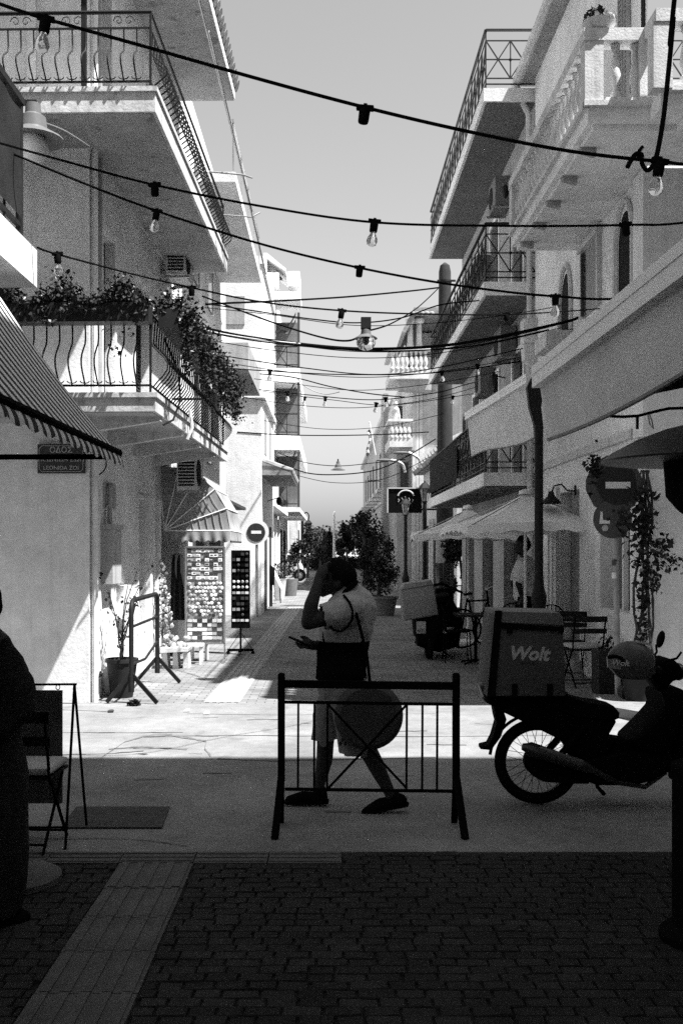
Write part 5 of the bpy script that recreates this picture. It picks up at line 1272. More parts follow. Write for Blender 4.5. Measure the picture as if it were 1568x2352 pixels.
inst('lettering', me, hl, (hc.x-.098,hc.y-.108,hc.z+.005), (R(90),0,R(-42)))

# ================================================================ parked scooter with a pale box
Yo = 15.6; xs = X(985,Yo)
sc = thing('parked_scooter', 'dark scooter leaning by the parasols with its back to us', 'scooter', (xs,Yo,0))
def sp3(px,py,dy=0): return Vector((X(px,Yo+dy), Yo+dy, Z(py,Yo+dy)))
def swheel(nm, cx, cy, cz, r):
    w = obj(nm, MB().tube([(cx,cy+(r-.05)*math.cos(a),cz+(r-.05)*math.sin(a)) for a in [2*math.pi*i/28 for i in range(28)]], .055, 8, True), M['rubber'], sc)
    obj('rim', MB().lathe([(r-.08,-.03),(r-.08,.03)], 20, M=Matrix.Translation((cx,cy,cz)) @ Matrix.Rotation(R(90),4,'Y')), M['blackmatt'], w)
swheel('rear_wheel', X(985,Yo), Yo, .24, .24); swheel('front_wheel', X(1015,Yo+1.25), Yo+1.25, .24, .24)
def lean(mb): return mb
obj('tail', MB().prism([(X(955,Yo),Z(1465,Yo)),(X(1015,Yo),Z(1455,Yo)),(X(1030,Yo),Z(1420,Yo)),(X(1005,Yo),Z(1395,Yo)),(X(950,Yo),Z(1415,Yo))], Yo-.2, Yo+.55, 'xz', inset=.05), M['black'], sc)
obj('side_panel', MB().prism([(X(985,Yo),Z(1378,Yo)),(X(1035,Yo),Z(1364,Yo)),(X(1066,Yo),Z(1420,Yo)),(X(1058,Yo),Z(1488,Yo)),(X(1010,Yo),Z(1502,Yo)),(X(962,Yo),Z(1488,Yo))], Yo+.1, Yo+.95, 'xz', inset=.10), M['black'], sc)
obj('seat', MB().prism([(X(975,Yo),Z(1400,Yo)),(X(1030,Yo),Z(1392,Yo)),(X(1028,Yo),Z(1370,Yo)),(X(985,Yo),Z(1376,Yo))], Yo+.1, Yo+.75, 'xz', inset=.04), M['blackmatt'], sc)
obj('front_shield', MB().prism([(X(985,16.6),Z(1460,16.6)),(X(1045,16.6),Z(1452,16.6)),(X(1040,16.6),Z(1350,16.6)),(X(1000,16.6),Z(1352,16.6))], 16.55, 16.7, 'xz', inset=.04), M['black'], sc)
obj('floor', MB().box(X(985,Yo),X(1030,Yo),Yo+.5,Yo+1.0,.3,.38), M['black'], sc, False)
obj('handlebar', MB().tube([(X(965,16.5),16.5,Z(1350,16.5)),(X(1015,16.5),16.5,Z(1340,16.5)),(X(1062,16.5),16.5,Z(1362,16.5))], .02, 8), M['blackmatt'], sc)
obj('windshield', MB().grid(lambda u,v: (X(1000,16.7)+.3*u, 16.7-.05*math.sin(math.pi*u), 1.05+.4*v), 6, 4), M['window_glass'], sc)
np_ = obj('number_plate', MB().box(X(953,Yo),X(974,Yo),Yo-.24,Yo-.23,Z(1452,Yo),Z(1425,Yo)), M['letter'], sc, False)
me = text_mesh('405', .085); me.materials.append(M['card_dark'])
inst('lettering', me, np_, (X(963.5,Yo),Yo-.2405,Z(1446,Yo)), (R(90),0,0))
obj('mudguard', MB().prism([(X(955,Yo),Z(1480,Yo)),(X(1000,Yo),Z(1475,Yo)),(X(1000,Yo),Z(1440,Yo)),(X(955,Yo),Z(1445,Yo))], Yo-.22, Yo-.1, 'xz', inset=.03), M['black'], sc)
obj('exhaust', MB().tube([(X(1018,Yo),Yo-.2,Z(1445,Yo)),(X(1055,Yo),Yo+.3,Z(1450,Yo))], [.05,.045], 10), M['steel'], sc)
obj('stand', MB().tube([(X(1000,Yo),Yo+.3,.2),(X(1040,Yo),Yo+.4,.0)], .014, 6), M['black'], sc)
bxm = thing('delivery_box', 'pale square delivery box on the back of the leaning scooter', 'delivery box', tuple(sp3(960,1415)))
obj('body', MB().prism([(X(924,Yo),Z(1424,Yo)),(X(1003,Yo),Z(1410,Yo)),(X(991,Yo),Z(1340,Yo)),(X(917,Yo),Z(1352,Yo))], Yo-.28, Yo+.2, 'xz', inset=.035), M['box_pale'], bxm)
obj('lid', MB().prism([(X(917,Yo),Z(1353,Yo)),(X(991,Yo),Z(1341,Yo)),(X(985,Yo),Z(1331,Yo)),(X(925,Yo),Z(1340,Yo))], Yo-.29, Yo+.21, 'xz', inset=.03), M['box_pale'], bxm)
bcy = thing('bicycle', 'dark bicycle standing behind the leaning scooter', 'bicycle', (X(1105,17.2),17.2,0))
for cx in (1060,1130):
    c = P(cx,1258,17.2); 
    w = obj('wheel', MB().tube([(c.x+.32*math.cos(a),17.2,.34+.32*math.sin(a)) for a in [2*math.pi*i/32 for i in range(32)]], .017, 6, True), M['rubber'], bcy)
    s_ = MB()
    for i in range(16): a = math.pi*i/8; s_.tube([(c.x,17.2,.34),(c.x+.31*math.cos(a),17.2,.34+.31*math.sin(a))], .002, 3)
    obj('spokes', s_, M['steel'], w, kind='stuff')
q = lambda px,z: (X(px,17.2),17.2,z)
for a,b in ((q(1060,.34),q(1073,.85)),(q(1073,.80),q(1118,.82)),(q(1090,.30),q(1120,.80)),(q(1090,.30),q(1076,.82)),(q(1090,.30),q(1060,.34)),(q(1130,.34),q(1117,.98))):
    obj('frame_tube', MB().tube([a,b], .016, 6), M['black'], bcy)
obj('saddle', MB().prism([(X(1063,17.2),.93),(X(1084,17.2),.95),(X(1084,17.2),.91),(X(1066,17.2),.89)], 17.13, 17.27,'xz',inset=.02), M['blackmatt'], bcy)
obj('handlebar', MB().tube([(X(1125,17.2),16.95,1.06),(X(1117,17.2),17.1,1.0),(X(1117,17.2),17.3,1.0),(X(1125,17.2),17.45,1.06)], .013, 6), M['steel'], bcy)
# ================================================================ people
Yw = 6.66
def wp(px, py, dy=0.0):
    return Vector((X(px,Yw), Yw+dy, Z(py,Yw)))
def chain(mb, pts, n=12):
    for (a, ra), (b, rb_) in zip(pts, pts[1:]): mb.capsule(a, b, ra, rb_, n)
pr = thing('person', 'person in pale shirt and cap walking left, phone in hand', 'person', (X(790,Yw),Yw,0))
bd = MB()
N_, F_ = -.17, .17                      # near (left) and far (right) side of the body
chain(bd, [(wp(790,1560),.15),(wp(786,1500),.135),(wp(792,1440),.15),(wp(800,1400),.14)])
chain(bd, [(wp(786,1545,-.08),.12),(wp(786,1545,.08),.12)]); chain(bd, [(wp(800,1402,-.14),.075),(wp(796,1402,.14),.075)])
chain(bd, [(wp(800,1395),.07),(wp(788,1362),.06),(wp(775,1345),.062)])
# head bowed forward: skull, face, jaw, nose
chain(bd, [(wp(776,1322),.098),(wp(764,1324),.095)]); chain(bd, [(wp(757,1338),.075),(wp(747,1350),.055)])
chain(bd, [(wp(746,1352),.045),(wp(741,1361),.032)]); chain(bd, [(wp(741,1334),.022),(wp(733,1345),.016)])
for s in (-.088,.088): chain(bd, [(wp(778,1335,s),.022),(wp(776,1345,s),.016)])
# near arm lifted to the cap
chain(bd, [(wp(800,1396,-.17),.062),(wp(752,1412,-.22),.054),(wp(709,1424,-.25),.046)])
chain(bd, [(wp(709,1424,-.25),.047),(wp(716,1385,-.24),.046),(wp(731,1338,-.18),.032)])
chain(bd, [(wp(731,1336,-.17),.034),(wp(738,1318,-.14),.038),(wp(743,1308,-.12),.034)])
for k,(dx,dy_) in enumerate(((-3,-.15),(0,-.125),(4,-.10),(8,-.08))):
    chain(bd, [(wp(740+dx,1310,dy_),.0125),(wp(748+dx*1.2,1296+abs(k-1)*2,dy_+.02),.011),(wp(757+dx*1.3,1290+abs(k-1)*3,dy_+.05),.0095)], 8)
chain(bd, [(wp(732,1322,-.10),.014),(wp(741,1312,-.07),.012),(wp(750,1306,-.05),.010)], 8)
# far arm holding the phone
chain(bd, [(wp(796,1398,.17),.06),(wp(776,1450,.2),.05),(wp(766,1492,.18),.043)])
chain(bd, [(wp(766,1492,.18),.043),(wp(740,1487,.02),.037),(wp(722,1480,-.10),.028)])
chain(bd, [(wp(722,1480,-.10),.032),(wp(706,1474,-.16),.034)])
for k in range(4):
    chain(bd, [(wp(706-k*1.5,1478-k*3,-.20+k*.025),.0115),(wp(692-k,1481-k*2,-.21+k*.025),.0105),(wp(683-k,1473-k,-.20+k*.02),.009)], 8)
chain(bd, [(wp(712,1468,-.13),.014),(wp(702,1459,-.15),.012),(wp(692,1458,-.17),.010)], 8)
# legs in stride: the near one behind, the far one in front
chain(bd, [(wp(778,1575,.08),.085),(wp(752,1650,.09),.075),(wp(747,1712,.09),.058),(wp(745,1752,.09),.056),(wp(733,1812,.09),.036),(wp(733,1828,.09),.036)])
chain(bd, [(wp(800,1575,-.08),.09),(wp(822,1650,-.09),.078),(wp(843,1716,-.09),.06),(wp(862,1752,-.09),.056),(wp(892,1812,-.09),.037),(wp(898,1826,-.09),.035)])
chain(bd, [(wp(735,1838,.09),.035),(wp(680,1846,.09),.028)]); chain(bd, [(wp(900,1834,-.09),.035),(wp(850,1854,-.09),.026)])
obj('body', None, M['skin'], pr, mesh=remesh(bd, .0095, 3))
# clothes: pale shirt, its black lower half, shorts, cap, shoes
sh_ = MB()
chain(sh_, [(wp(788,1462),.172),(wp(796,1430),.182),(wp(808,1402),.165),(wp(806,1385),.13)], 16)
chain(sh_, [(wp(800,1400,-.15),.10),(wp(798,1400,.15),.10)]); chain(sh_, [(wp(802,1398,-.16),.10),(wp(768,1408,-.20),.093),(wp(748,1410,-.225),.085)])
chain(sh_, [(wp(798,1398,.16),.095),(wp(780,1440,.19),.08)])
me = wrinkle(remesh(sh_, .011, 4), .0045, 12, (1,.7,1.6)); me.materials.append(M['shirt'])
def cut(me, keep):
    bm = bmesh.new(); bm.from_mesh(me)
    bmesh.ops.delete(bm, geom=[f for f in bm.faces if not keep(f.calc_center_median())], context='FACES'); bm.to_mesh(me); bm.free(); return me
zcut = Z(1471,Yw)
def keep_shirt(c):
    if c.z < zcut: return False
    n = (wp(725,1392,-.22)+wp(757,1430,-.22))/2         # end of the lifted sleeve
    d = (wp(748,1410,-.22)-wp(790,1402,-.2)).normalized()
    return not (c.y < Yw-.1 and (c-n).dot(d) > 0.0 and c.x < X(770,Yw))
cut(me, keep_shirt)
shirt = obj('shirt', None, None, pr, mesh=me)
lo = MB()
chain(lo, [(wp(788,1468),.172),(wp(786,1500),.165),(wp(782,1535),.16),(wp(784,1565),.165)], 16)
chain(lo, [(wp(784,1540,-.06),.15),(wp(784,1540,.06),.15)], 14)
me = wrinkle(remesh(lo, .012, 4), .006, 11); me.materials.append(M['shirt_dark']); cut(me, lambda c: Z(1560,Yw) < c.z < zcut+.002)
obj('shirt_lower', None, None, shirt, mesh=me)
pts = [wp(788,1364,-.20),wp(800,1378,-.265),wp(807,1396,-.295),wp(806,1415,-.30),wp(796,1432,-.29),wp(780,1443,-.285),wp(766,1439,-.29),wp(757,1431,-.285)]
obj('piping', MB().tube(pts, .008, 6), M['shirt_dark'], shirt)
so = MB()
chain(so, [(wp(784,1562),.16),(wp(786,1585),.155)], 16)
chain(so, [(wp(776,1585,.08),.105),(wp(752,1650,.09),.095),(wp(746,1708,.09),.09)], 14)
chain(so, [(wp(796,1585,-.08),.115),(wp(806,1650,-.09),.108),(wp(812,1722,-.09),.10)], 14)
me = wrinkle(remesh(so, .012, 4), .007, 10, (1.3,1,.6)); me.materials.append(M['shorts'])
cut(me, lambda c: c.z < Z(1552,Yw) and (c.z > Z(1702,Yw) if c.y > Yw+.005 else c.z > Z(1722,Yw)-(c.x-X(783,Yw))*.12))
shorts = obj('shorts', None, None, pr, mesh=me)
for a in (90,210,330): obj('emblem', MB().sphere((X(786,Yw)+.018*math.cos(R(a)), Yw-.198, Z(1692,Yw)+.016*math.sin(R(a))),(.011,.003,.014),8,5), M['card_dark'], shorts)
cp = MB()
chain(cp, [(wp(762,1306),.066),(wp(772,1314),.098),(wp(782,1325),.112),(wp(790,1338),.09)], 16)
me = remesh(cp, .010, 4); me.materials.append(M['blackmatt'])
n0 = (wp(805,1345)-wp(742,1316)); nn = Vector((-n0.z,0,n0.x)).normalized()
if nn.z < 0: nn = -nn
cut(me, lambda c: (c-wp(775,1331)).dot(nn) > -.008)
cap = obj('cap', None, None, pr, mesh=me)
obj('brim', MB().prism([(X(778,Yw),Z(1366,Yw)),(X(800,Yw),Z(1342,Yw)),(X(816,Yw),Z(1330,Yw)),(X(824,Yw),Z(1336,Yw)),(X(813,Yw),Z(1349,Yw)),(X(792,Yw),Z(1366,Yw))], Yw-.10, Yw+.10, 'xz', inset=.02), M['blackmatt'], cap)
def shoe(toe, heel, top, dy, sole):
    m_ = MB(); t_, h_, k_ = wp(*toe,dy), wp(*heel,dy), wp(*top,dy)
    chain(m_, [(h_+Vector((0,0,.035)),.042),(k_,.045)]); chain(m_, [(h_+Vector((0,0,.03)),.043),((h_+t_)/2+Vector((0,0,.034)),.045),(t_+Vector((.04,0,.02)),.032)])
    me = remesh(m_, .009, 3); me.materials.append(M['blackmatt']); o = obj('shoe', None, None, pr, mesh=me)
    mid = (h_+t_)/2; obj('sole', MB().prism([(h_.x+.045,h_.z+.002),(h_.x+.05,h_.z+.018),(mid.x,mid.z+.016),(t_.x+.01,t_.z+.018),(t_.x,t_.z+.008),(t_.x+.02,t_.z-.004),(mid.x,mid.z-.003)], Yw+dy-.042, Yw+dy+.042, 'xz', inset=.01), M['blackmatt'], o)
    return o
shoe((650,1853),(738,1853),(735,1825),.09,0); shoe((826,1864),(918,1843),(903,1826),-.09,0)
ph = thing('phone', 'dark phone in the hand of the walking person', 'phone', wp(690,1466,-.18))
obj('case', MB().prism([(-.072,-.037),(.072,-.037),(.072,.037),(-.072,.037)], -.005, .005, 'xy', Matrix.Translation(wp(689,1467,-.18)) @ Matrix.Rotation(R(22),4,'Y'), inset=.004), M['black'], ph)
rb_ = thing('round_bag', 'large round dark bag hanging at the hip of the walking person', 'bag', wp(843,1630,-.24))
cb_ = wp(843,1630,-.245)
obj('disc', MB().lathe([(.10,-.055),(.18,-.05),(.212,-.02),(.216,.0),(.212,.02),(.18,.05),(.10,.055)], 40, M=Matrix.Translation(cb_) @ Matrix.Rotation(R(90),4,'X')), mat('bag_cloth', .06, .9, var=.2, scale=9, bump=.3, bscale=25), rb_)
obj('strap', MB().tube([wp(806,1372,-.20),wp(820,1420,-.27),wp(838,1490,-.27),wp(846,1558,-.25)], .010, 6), M['shirt_dark'], rb_)
# ------- person at the left edge in a long dark dress
Yl = 4.64
def lp(px, py, dy=0.0): return Vector((X(px+14,Yl), Yl+dy, Z(py,Yl)))
pl_ = thing('person', 'person in long dark clothes standing at the left edge of the picture', 'person', (X(-30,Yl),Yl,0))
b2 = MB()
chain(b2, [(lp(-50,1950),.10),(lp(-45,1700),.13),(lp(-45,1560),.15),(lp(-48,1500),.13)])
chain(b2, [(lp(-50,1480),.06),(lp(-62,1420),.055)]); chain(b2, [(lp(-66,1390),.095),(lp(-68,1370),.095)]); chain(b2, [(lp(-86,1392),.03),(lp(-92,1398),.02)])
chain(b2, [(lp(-10,1505,-.02),.06),(lp(38,1600,-.04),.05),(lp(34,1625,-.05),.045)]); chain(b2, [(lp(34,1625,-.05),.045),(lp(-20,1690,-.14),.035),(lp(-45,1700,-.18),.03)])
for k in range(4): chain(b2, [(lp(-45,1698+k*6,-.18),.011),(lp(-62,1702+k*6,-.20),.009)], 8)
chain(b2, [(lp(-40,1690,-.18),.012),(lp(-55,1684,-.20),.010)], 8)
chain(b2, [(lp(-75,1505,.02),.055),(lp(-110,1600,.0),.045),(lp(-95,1690,-.1),.035)])
for px in (-75,-5): chain(b2, [(lp(px,1950),.07),(lp(px,2090),.045),(lp(px,2112),.04)])
obj('body', None, M['skin'], pl_, mesh=remesh(b2, .012, 3))
d2 = MB()
chain(d2, [(lp(-40,1545),.165),(lp(-42,1600),.17),(lp(-40,1700),.15),(lp(-38,1740),.155),(lp(-36,1850),.165),(lp(-36,1950),.165),(lp(-42,2080),.15)], 18)
chain(d2, [(lp(-44,1520),.12),(lp(-46,1490),.10)]); chain(d2, [(lp(-12,1508,-.02),.085),(lp(28,1580,-.04),.08),(lp(32,1620,-.05),.075),(lp(0,1665,-.10),.065)])
chain(d2, [(lp(-74,1508,.02),.08),(lp(-108,1600,.0),.07),(lp(-100,1670,-.08),.06)])
me = wrinkle(remesh(d2, .014, 5), .012, 8, (1.4,1,.35)); me.materials.append(M['darkcloth']); cut(me, lambda c: c.z > Z(2092,Yl))
obj('dress', None, None, pl_, mesh=me)
hr = MB(); chain(hr, [(lp(-62,1376),.105),(lp(-56,1392),.095)]); me = remesh(hr,.014,3); me.materials.append(M['blackmatt']); cut(me, lambda c: c.x > X(-78,Yl) or c.z > Z(1368,Yl)); obj('hair', None, None, pl_, mesh=me)
for px in (-78,8):
    m_ = MB(); chain(m_, [(lp(px+28,2112,.03),.033),(lp(px-30,2116,-.05),.03)]); me = remesh(m_,.011,2); me.materials.append(M['blackmatt']); obj('shoe', None, None, pl_, mesh=me)
# ------- person standing at the cafe behind the iron post
Yf = 14.9; xq = X(1204,Yf)
pc = thing('person', 'person in a white shirt and dark trousers standing behind the iron post', 'person', (xq,Yf,0))
b3 = MB(); L_ = lambda x,y,z: Vector((xq+x, Yf+y, z))
chain(b3, [(L_(0,0,.98),.14),(L_(0,0,1.2),.14),(L_(.02,0,1.42),.15)]); chain(b3, [(L_(.02,-.15,1.47),.07),(L_(.02,.15,1.47),.07)])
chain(b3, [(L_(.01,0,1.5),.06),(L_(-.02,0,1.62),.055)]); chain(b3, [(L_(-.03,0,1.70),.098),(L_(-.035,0,1.77),.095)]); chain(b3, [(L_(-.08,0,1.66),.055),(L_(-.10,0,1.64),.04)]); chain(b3, [(L_(-.12,0,1.71),.02),(L_(-.135,0,1.69),.014)])
for s in (-1,1):
    chain(b3, [(L_(-.04,s*.2,1.45),.058),(L_(-.13,s*.22,1.18),.046),(L_(-.06,s*.17,.98),.034),(L_(-.08,s*.15,.90),.038)])
    for k in range(4): chain(b3, [(L_(-.10+k*.02,s*.15,.88),.011),(L_(-.10+k*.02,s*.15,.81),.009)], 6)
    chain(b3, [(L_(-.11,s*.14,.92),.012),(L_(-.13,s*.13,.87),.010)], 6)
    chain(b3, [(L_(0,s*.09,.95),.095),(L_(-.02,s*.1,.5),.06),(L_(.02,s*.1,.1),.042)]); chain(b3, [(L_(.03,s*.1,.045),.045),(L_(-.15,s*.1,.035),.033)])
obj('body', None, M['skin'], pc, mesh=remesh(b3, .014, 3))
s3 = MB(); chain(s3, [(L_(0,0,1.0),.165),(L_(0,0,1.2),.165),(L_(.02,0,1.42),.168)], 14); chain(s3, [(L_(.02,-.16,1.45),.088),(L_(.02,.16,1.45),.088)])
for s in (-1,1): chain(s3, [(L_(-.02,s*.19,1.45),.085),(L_(-.1,s*.22,1.25),.075)])
me = remesh(s3,.015,4); me.materials.append(M['shirt_white']); cut(me, lambda c: c.z > .93); obj('shirt', None, None, pc, mesh=me)
t3 = MB()
for s in (-1,1): chain(t3, [(L_(0,s*.08,.98),.125),(L_(-.02,s*.1,.5),.085),(L_(.02,s*.1,.1),.07)])
me = remesh(t3,.015,4); me.materials.append(M['blackmatt']); cut(me, lambda c: .06 < c.z < 1.0); obj('trousers', None, None, pc, mesh=me)
h3 = MB(); chain(h3, [(L_(-.01,0,1.74),.108),(L_(-.02,0,1.79),.10)]); me = remesh(h3,.014,3); me.materials.append(M['blackmatt']); cut(me, lambda c: c.z > 1.78 or c.x > xq-.02); obj('hair', None, None, pc, mesh=me)
# ================================================================ festoon strings and cables
def sag(p0, p1, s, n=24):
    p0 = Vector(p0); p1 = Vector(p1)
    return [p0+(p1-p0)*(i/n)-Vector((0,0,s*4*(i/n)*(1-i/n))) for i in range(n+1)]
def spline(pts, n=10):
    pts = [Vector(p) for p in pts]; out = []
    for i in range(len(pts)-1):
        p0 = pts[max(i-1,0)]; p1 = pts[i]; p2 = pts[i+1]; p3 = pts[min(i+2,len(pts)-1)]
        for k in range(n):
            t = k/n; out.append(.5*((2*p1)+(p2-p0)*t+(2*p0-5*p1+4*p2-p3)*t*t+(3*p1-p0-3*p2+p3)*t**3))
    out.append(pts[-1]); return out
sock = MB().lathe([(.0,-.052),(.017,-.052),(.019,-.046),(.020,-.012),(.016,-.004),(.0,-.002)], 12).box(-.030,.030,-.009,.009,-.007,.010).box(-.006,.006,-.006,.006,.010,.016).mesh('socket'); sock.materials.append(M['black'])
bulb = MB().lathe([(.012,-.052),(.013,-.060),(.024,-.080),(.027,-.095),(.022,-.112),(.009,-.120),(.0,-.121)], 14).mesh('bulb'); bulb.materials.append(M['bulb'])
def ramp(*ks):
    # distance of a wire along its run: pairs (picture column, metres)
    def f(px):
        if px <= ks[0][0]: return ks[0][1]
        for (a,ya),(b,yb) in zip(ks, ks[1:]):
            if px <= b: return ya+(yb-ya)*(px-a)/(b-a)
        return ks[-1][1]
    return f
def festoon(label, pts, sockets, r, Y_, bulbs=True, k=1.0, tilt=0.0):
    t = thing('festoon_string', label, 'string lights', P(*pts[0], Y_ if not callable(Y_) else Y_(pts[0][0])))
    yf = Y_ if callable(Y_) else (lambda px: Y_)
    obj('cable', MB().tube(spline([P(a,b,yf(a)) for a,b in pts]), r, 6), M['black'], t)
    for s in sockets:
        px, py, b = s[0], s[1], (s[2] if len(s) > 2 else bulbs)
        o = inst('socket', sock, t, P(px,py,yf(px)), (0, R(random.uniform(-6,10)), R(random.uniform(-10,10))), (k,k,k))
        if b: inst('bulb', bulb, o)
    return t
festoon('nearest festoon string, sloping across the top of the picture', [(-1190,-420),(-500,-195),(-60,-18),(0,8),(105,42),(340,108),(600,182),(835,245),(1060,298),(1300,345),(1515,370),(1640,376),(2200,360),(3030,290)], [(105,42,True),(838,248,False),(1515,370,True)], .0062, 3.6, k=1.0)
festoon('second festoon string, level across the sky with a clear bulb in the middle', [(-630,120),(-60,312),(0,328),(180,378),(355,424),(600,473),(860,510),(1150,518),(1438,516),(1640,503),(2430,400)], [(355,424,False),(860,508,True),(1436,515,False)], .0058, 4.9)
festoon('third festoon string, running from the left balcony down to the white awning', [(-60,312),(0,340),(180,415),(360,484),(600,560),(827,615),(1050,655),(1275,680),(1490,682),(2170,625)], [(360,484,True),(826,614,False),(1275,680,True)], .0066, 5.8)
festoon('fourth festoon string, passing just above the geraniums', [(86,568),(130,583),(300,628),(435,659),(600,693),(785,713),(980,721),(1162,722),(1310,714),(1420,704),(1466,698)], [(132,583,True),(440,660,False),(785,713,True),(1162,721,False)], .007, ramp((86,6.0),(300,7.4),(785,7.6),(1162,9.0),(1466,11.25)), k=1.12)
fy = 19.0
festoon('thin festoon string at the level of the lower iron balcony slab', [(480,842),(620,852),(800,860),(1010,855),(1270,818)], [(620,851),(1014,853),(1097,838)], .010, fy, k=1.6)
festoon('thin festoon string low over the far street', [(498,880),(525,886),(700,906),(860,918),(1000,902),(1065,884),(1122,870)], [(660,900),(747,912),(885,914),(864,926)], .010, 22.0, k=1.7)
festoon('faint festoon string below the two far ones', [(520,885),(560,893),(760,918),(900,930),(1080,905),(1092,903)], [(700,912),(1040,910)], .008, 24.0, k=1.6)
def cable(label, pts, r, Y_, m='black', n=10):
    yf = Y_ if callable(Y_) else (lambda px: Y_)
    o = obj('overhead_cable', MB().tube(spline([P(a,b,yf(a)) for a,b in pts], n), r, 5), M[m]); return tag(o, label, 'cable')
cable('heavy twisted cable running from the left house to the utility pole head', [(468,699),(515,696),(650,690),(800,681),(940,668),(1008,660)], .022, ramp((468,20.0),(1008,27.8)))
cable('thick double cable drooping across the street below the lantern, upper strand', [(440,748),(560,772),(720,793),(850,801),(1000,795),(1130,776),(1290,741),(1330,728)], .021, 14.0)
cable('thin strand under the thick drooping cable', [(470,762),(600,784),(760,800),(900,806),(1080,795),(1260,757)], .011, 14.3)
cable('pale wire twisted round the drooping cable on the left', [(445,752),(520,768),(600,780),(690,789)], .010, 13.8, 'steel')
cable('slack cable dropping from the left wall to the street lantern', [(465,680),(560,716),(640,745),(740,775),(800,782),(835,765)], .013, ramp((465,16.3),(835,12.2)))
cable('lantern cable rising to the head of the utility pole', [(835,762),(900,742),(960,705),(1010,658)], .013, ramp((835,12.2),(1010,27.8)))
cable('wavy thin cable above the street lantern', [(480,698),(600,716),(720,733),(820,741),(920,730),(1010,700),(1100,690)], .009, 13.0)
cable('frayed cable with pale ends hanging over the far street', [(545,855),(640,862),(690,870),(760,888),(850,904),(930,912)], .014, 24.0)
cable('pale loose wire end curling below the frayed cable', [(680,866),(705,890),(745,905),(780,900)], .010, 24.0, 'steel')
cable('slack cable low over the far end of the street', [(545,992),(640,998),(740,1000),(870,998),(985,992)], .014, 26.0)
cable('drooping cable between the far tiled eave and the right balcony', [(640,1060),(700,1085),(770,1090),(860,1080),(930,1050),(1000,1008)], .016, 27.0)
cable('upper cable of the far bell lamp', [(640,1040),(700,1062),(775,1070),(850,1064),(930,1055)], .011, 28.0)
for k, (pts_, Yk_, r_) in enumerate((
    ([(470,706),(620,722),(800,746),(960,744),(1140,726),(1300,700)], 15.0, .006), ([(430,742),(600,778),(800,806),(1000,802),(1180,770),(1320,735)], 13.4, .006),
    ([(500,830),(680,856),(860,866),(1060,846),(1230,812)], 18.0, .007), ([(495,858),(650,878),(820,896),(1000,880),(1160,850)], 20.5, .007),
    ([(520,905),(680,930),(830,936),(980,918),(1090,890)], 23.5, .008), ([(600,965),(740,985),(880,980),(1020,950)], 27.0, .008),
    ([(450,776),(640,806),(840,822),(1040,806),(1290,752)], 14.8, .006), ([(640,1080),(760,1108),(880,1100),(985,1050)], 29.0, .009))):
    cable(['thin wire passing just above the street lantern','thin wire touching the thick drooping cable from below','thin wire under the festoon at the lower balcony level','thin wire between the two far festoon strings','thin wire below the faint festoon string','thin wire over the far street above the slack cable','thin wire sagging below the thick double cable','lowest thin wire under the far bell lamp'][k], pts_, r_, Yk_)
cable('cable crossing below the middle iron balcony', [(500,815),(700,845),(860,860),(1000,845),(1200,800)], .009, 16.0)
# thick black cable dropping at the upper right with a loop
dc = thing('hanging_cable', 'thick black cable dropping at the upper right and looped at a hook', 'cable', P(1500,390,4.2))
obj('cord', MB().tube(spline([Vector((2.66,4.3,11.62)),Vector((1.75,4.25,7.0)),P(1552,-40,4.2),P(1546,40,4.2),P(1536,150,4.2),P(1523,270,4.2),P(1508,355,4.2),P(1497,382,4.2),P(1485,390,4.2),P(1474,375,4.2),P(1473,355,4.2),P(1462,352,4.2),P(1450,365,4.2),P(1440,384,4.2)]), .010, 6), M['black'], dc)
obj('hook', MB().tube([P(1465,360,4.2),P(1468,345,4.2),P(1476,336,4.2)], .008, 5), M['black'], dc)
# ------- pendant lamps
def pendant(label, c, s, Y_):
    c = P(c[0], c[1], Y_); t = thing('pendant_lamp', label, 'lamp', c)
    obj('cap', MB().lathe([(.05,.20),(.055,.13),(.085,.11),(.095,.03),(.16,-.03),(.165,-.045),(.10,-.03),(0,.0)], 20, c, ) if s == 1 else MB().lathe([(.05*s,.20*s),(.055*s,.13*s),(.085*s,.11*s),(.095*s,.03*s),(.20*s,-.03*s),(.21*s,-.045*s),(.10*s,-.03*s),(0,0)], 20, c), M['lampgrey'], t)
    return t, c
t, c = pendant('grey bell lamp with a milky globe hanging by the left balcony', (76,306), .95, 6.6)
obj('globe', MB().sphere((c.x,c.y,c.z-.09),(.098,.098,.098),18,12), M['globe'], t)
obj('stem', MB().tube([(c.x,c.y,c.z+.1),(c.x+.0,c.y,c.z+.17),(c.x-.02,c.y,c.z+.2)], .012, 6), M['iron'], t)
obj('wire', MB().tube(spline([(c.x+.02,c.y,c.z+.09),P(150,300,7.5),P(205,335,10.2)]), .005, 5), M['steel'], t)
obj('beam', MB().bar((c.x-.5,c.y-.02,c.z+.19),(c.x+.03,c.y-.02,c.z+.19),.03), M['iron'], t, False)
t, c = pendant('street lantern with a clear globe hanging on cables over the middle of the street', (840,772), .66, 12.2)
obj('globe', MB().sphere((c.x,c.y,c.z-.075),(.115,.115,.095),18,10), M['clear'], t)
obj('lamp_bulb', MB().sphere((c.x,c.y,c.z-.05),(.03,.03,.05),10,8), M['iron'], t)
obj('neck', MB().box(c.x-.06,c.x+.06,c.y-.05,c.y+.05,c.z+.09,c.z+.22), M['iron'], t, False)
t, c = pendant('small dark bell lamp hanging over the far street', (776,1076), .95, 28.0)
obj('stem', MB().tube([(c.x,c.y,c.z+.1),(c.x,c.y,c.z+.26)], .02, 6), M['iron'], t)

